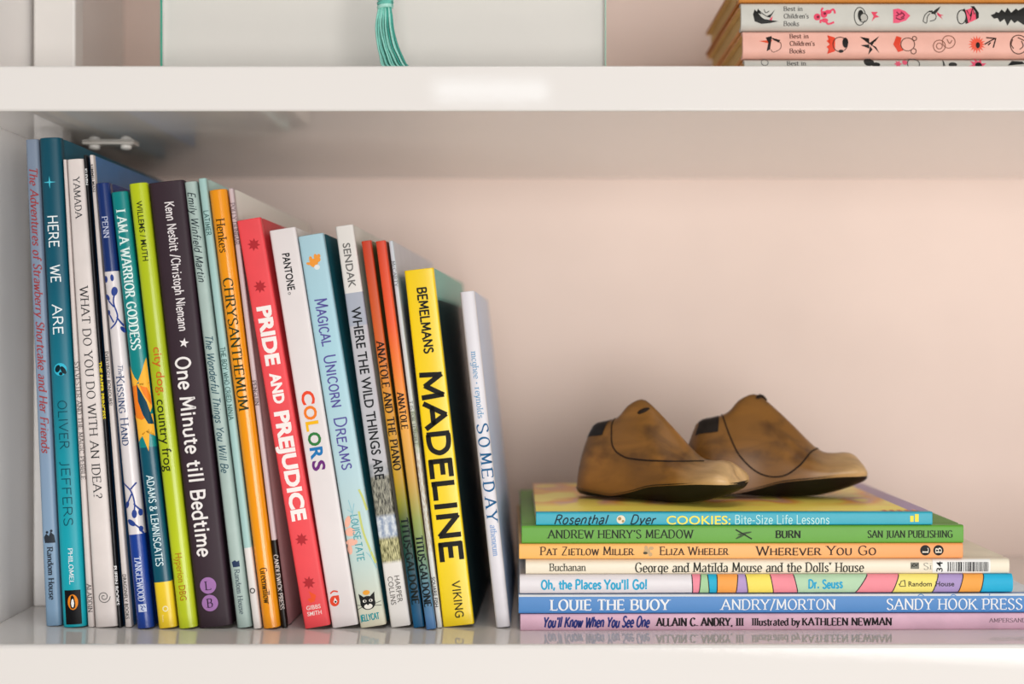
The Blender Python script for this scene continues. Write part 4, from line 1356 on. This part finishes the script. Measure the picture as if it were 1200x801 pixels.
u3.lines([ring(0, 1007, 10.5, ry=6.5), ring(-2, 1011, 5)], 0.9, '#333330', name='line_drawing')
u3.polys([circ(1, 1008, 6.4, ry=3.4)], '#262624', 0.00014, name='dark_drawing')
u3.polys([circ(-1.5, 1011.5, 4, ry=3.6)], '#b9b6ad', 0.0002, name='pale_drawing')
u3.polys([[(5, 1020), (0, 1023), (-6, 1021), (-2, 1025), (-1, 1030), (2, 1025), (5, 1028)]], '#e24a63', name='pink_bow')
u3.polys([[(8, 1046), (9, 1052), (6, 1060), (0.5, 1066), (-5, 1061), (-8, 1052), (-8, 1046)]], '#ea5a7a', name='pink_dome')
u3.lines([[(5, 1050), (2, 1053), (4, 1057)], [(-2, 1049), (-4, 1054), (-2, 1059)], [(5, 1055), (1, 1059), (-2, 1055)], [(0, 1049), (1, 1052)]], 1.5, '#8a2842', name='dome_pattern')
u3.lines([[(-6, 1081), (1, 1083), (6, 1089), (4, 1094)], [(-6, 1081), (-8, 1085), (-1, 1086), (3, 1089)], [(-6, 1089), (-4, 1095), (1, 1096), (4, 1092)]], 0.9, '#333330', name='line_drawing')
u3.polys([[(3, 1090), (8, 1096), (12, 1102), (7, 1099), (2, 1095)], [(5, 1087), (4, 1092), (7, 1092)]], '#333330', name='dark_drawing')
u3.polys([[(5, 1097), (1, 1098), (-4, 1104), (0, 1101), (1, 1105), (2, 1101)]], '#d8455f', name='pink_bow')
u3.polys([[(6, 1128), (10, 1139), (-3, 1145), (-9, 1132)]], '#ea5570', name='drum_body')
u3.polys([[(7, 1126), (9, 1130), (-8, 1134), (-9, 1131)], [(12, 1137), (12, 1141), (4, 1146), (-2, 1146), (-4, 1143), (6, 1142)]], '#232220', 0.00018, name='drum_hoops')
u3.poly(circ(-1, 1126, 7.6, ry=4.6, rot=0.15), '#c9c7be', 0.0002, name='drum_head')
u3.lines([ring(-1, 1126, 8, ry=5), [(7, 1132), (0, 1136), (9, 1139), (2, 1141)], [(-5, 1136), (4, 1138)]], 1.0, '#232220', 0.00024, name='drum_lines', smooth=False)
tree = [(1, 1160), (3, 1165), (5, 1166), (3, 1169), (8, 1173), (3, 1176), (10, 1180), (4, 1184), (9, 1190), (5, 1194), (11, 1200), (6, 1206),
        (-6, 1206), (-10, 1199), (-4, 1194), (-8, 1188), (-4, 1184), (-11, 1180), (-3, 1176), (-7, 1171), (-2, 1168), (-3, 1164)]
u3.polys([tree], '#252422', name='fir_tree')

u4 = Book('orange old storybook on top of the upper shelf stack, mostly above the frame', (866, 1294, -30, 2.4), mat('#d99045', rough=0.5), mat('#c07a36', rough=0.6), **FB)

# ------------------------------------------------------------------ upper shelf: glazed picture and tassel
DP = 0.890
xl, xr = px_x(188, DP), px_x(710, DP)
pic = thing('glazed_picture', 'frameless picture with white print behind green-edged glass, standing on the upper shelf', 'picture', ((xl + xr) / 2, DP - D0, Z_TOP1))
hw = (xr - xl) / 2
PH = 0.245
box('backing_board', (-hw + 0.001, hw - 0.001, 0.0045, 0.0085, 0.0002, PH - 0.001), mat('#8f7a60', rough=0.8), pic)
box('print_sheet', (-hw + 0.0008, hw - 0.0008, 0.0041, 0.0045, 0.0002, PH - 0.001), mat('#faf6ef', rough=0.7, noise=0.015, scale=8), pic)
mg, nt, bs = base_mat('picture_glass')
nt.nodes.remove(bs)
outn = nt.nodes['Material Output']
tr_ = nt.nodes.new('ShaderNodeBsdfTransparent')
gl_ = nt.nodes.new('ShaderNodeBsdfGlossy')
gl_.inputs['Roughness'].default_value = 0.02
fr = nt.nodes.new('ShaderNodeFresnel')
fr.inputs['IOR'].default_value = 1.45
ms = nt.nodes.new('ShaderNodeMixShader')
nt.links.new(fr.outputs[0], ms.inputs[0])
nt.links.new(tr_.outputs[0], ms.inputs[1])
nt.links.new(gl_.outputs[0], ms.inputs[2])
nt.links.new(ms.outputs[0], outn.inputs['Surface'])
box('glass_pane', (-hw + 0.0012, hw - 0.0006, 0.0, 0.0040, 0.0002, PH), mg, pic)
ge = box('glass_edge', (-hw, -hw + 0.0011, 0.0, 0.0040, 0.0002, PH), mat('#12a085', rough=0.15), pic)
ge['label'] = 'deep green glass edge'
ge = box('glass_edge', (hw - 0.0005, hw, 0.0, 0.0040, 0.0002, PH), mat('#9fe0cc', rough=0.15), pic)  # same green glass; light falling on this side is painted as paler green
ge['label'] = 'green glass edge painted lighter as the lit side'
v, f = box_geo(-0.02, 0.02, 0.0, 0.003, 0.0, 0.17)
stt = obj('easel_strut', v, f, mat('#6d5a45', rough=0.8), pic)
stt.location = (0, 0.052, 0.0012)
stt.rotation_euler = (math.radians(14.5), 0, 0)

DT = 0.838
tas = thing('tassel', 'mint green thread tassel hanging in front of the white picture', 'tassel', (px_x(451, DT), DT - D0, Z_TOP1))
tx0 = px_x(451, DT)


def tp(px, py, dy=0.0):
    return Vector((px_x(px, DT) - tx0, dy, px_z(py, DT) - Z_TOP1))


TM = [mat(c, rough=0.55, noise=0.12, scale=900) for c in ('#8fd2c3', '#66b7a8', '#a9dccf', '#3f9c8c', '#7cc6b7')]
rnd = random.Random(11)
nT = 34
for i in range(nT):
    q = (i + 0.5) / nT
    layer = (i * 7) % 3
    u = (i * 0.618) % 1.0
    dy = (-0.0036, -0.0015, 0.0012)[layer] + rnd.uniform(-.0006, .0006)
    x0 = 445.5 + 12 * u
    xm = 441.5 + 20 * u + rnd.uniform(-0.6, 0.6)
    xq = 443 + 23 * u ** 0.9 + rnd.uniform(-0.8, 0.8)
    xe = 448 + 28 * u ** 0.8 + rnd.uniform(-0.8, 0.8)
    pts = [tp(x0, 8, dy * 0.4), tp((x0 + xm) / 2, 17, dy * 0.8), tp(xm, 34, dy), tp(xq, 54, dy), tp((xq + xe) / 2 + 0.6, 67, dy), tp(xe, 76, dy), tp(xe + 3.0, 79.3, dy)]
    pts = catmull([tuple(p) for p in pts], 4)
    v, f = tube_geo(pts, 0.00062, 6)
    obj('thread', v, f, TM[(i * 3 + layer) % 5], tas, smooth=60)
for i in range(6):
    yy = -14 + i * 4.4
    pts = [tuple(tp(451.5 + 7.6 * math.cos(a), yy + 0.9 * math.sin(a + i), 0.0036 * math.sin(a))) for a in [2 * math.pi * k / 20 for k in range(21)]]
    v, f = tube_geo(pts, 0.0012, 8)
    obj('binding_wrap', v, f, TM[i % 3], tas, smooth=60)
v, f = tube_geo([tuple(tp(451.5, -40)), tuple(tp(451.5, -30)), tuple(tp(451.5, -18)), tuple(tp(451.5, 10))], [0.0015, 0.0034, 0.0036, 0.0033], 14)
obj('head', v, f, TM[1], tas, smooth=60)
zt_ = PH + 0.0012
v, f = tube_geo(catmull([tuple(tp(451.5, -36)), (0.0005, 0.0, 0.15), (0.0, 0.006, zt_ - 0.012), (0, 0.045, zt_ + 0.0004), (0, 0.0475, zt_ - 0.004), (0, 0.0478, zt_ - 0.05)], 5), 0.0009, 8)
obj('cord', v, f, TM[3], tas, smooth=60)
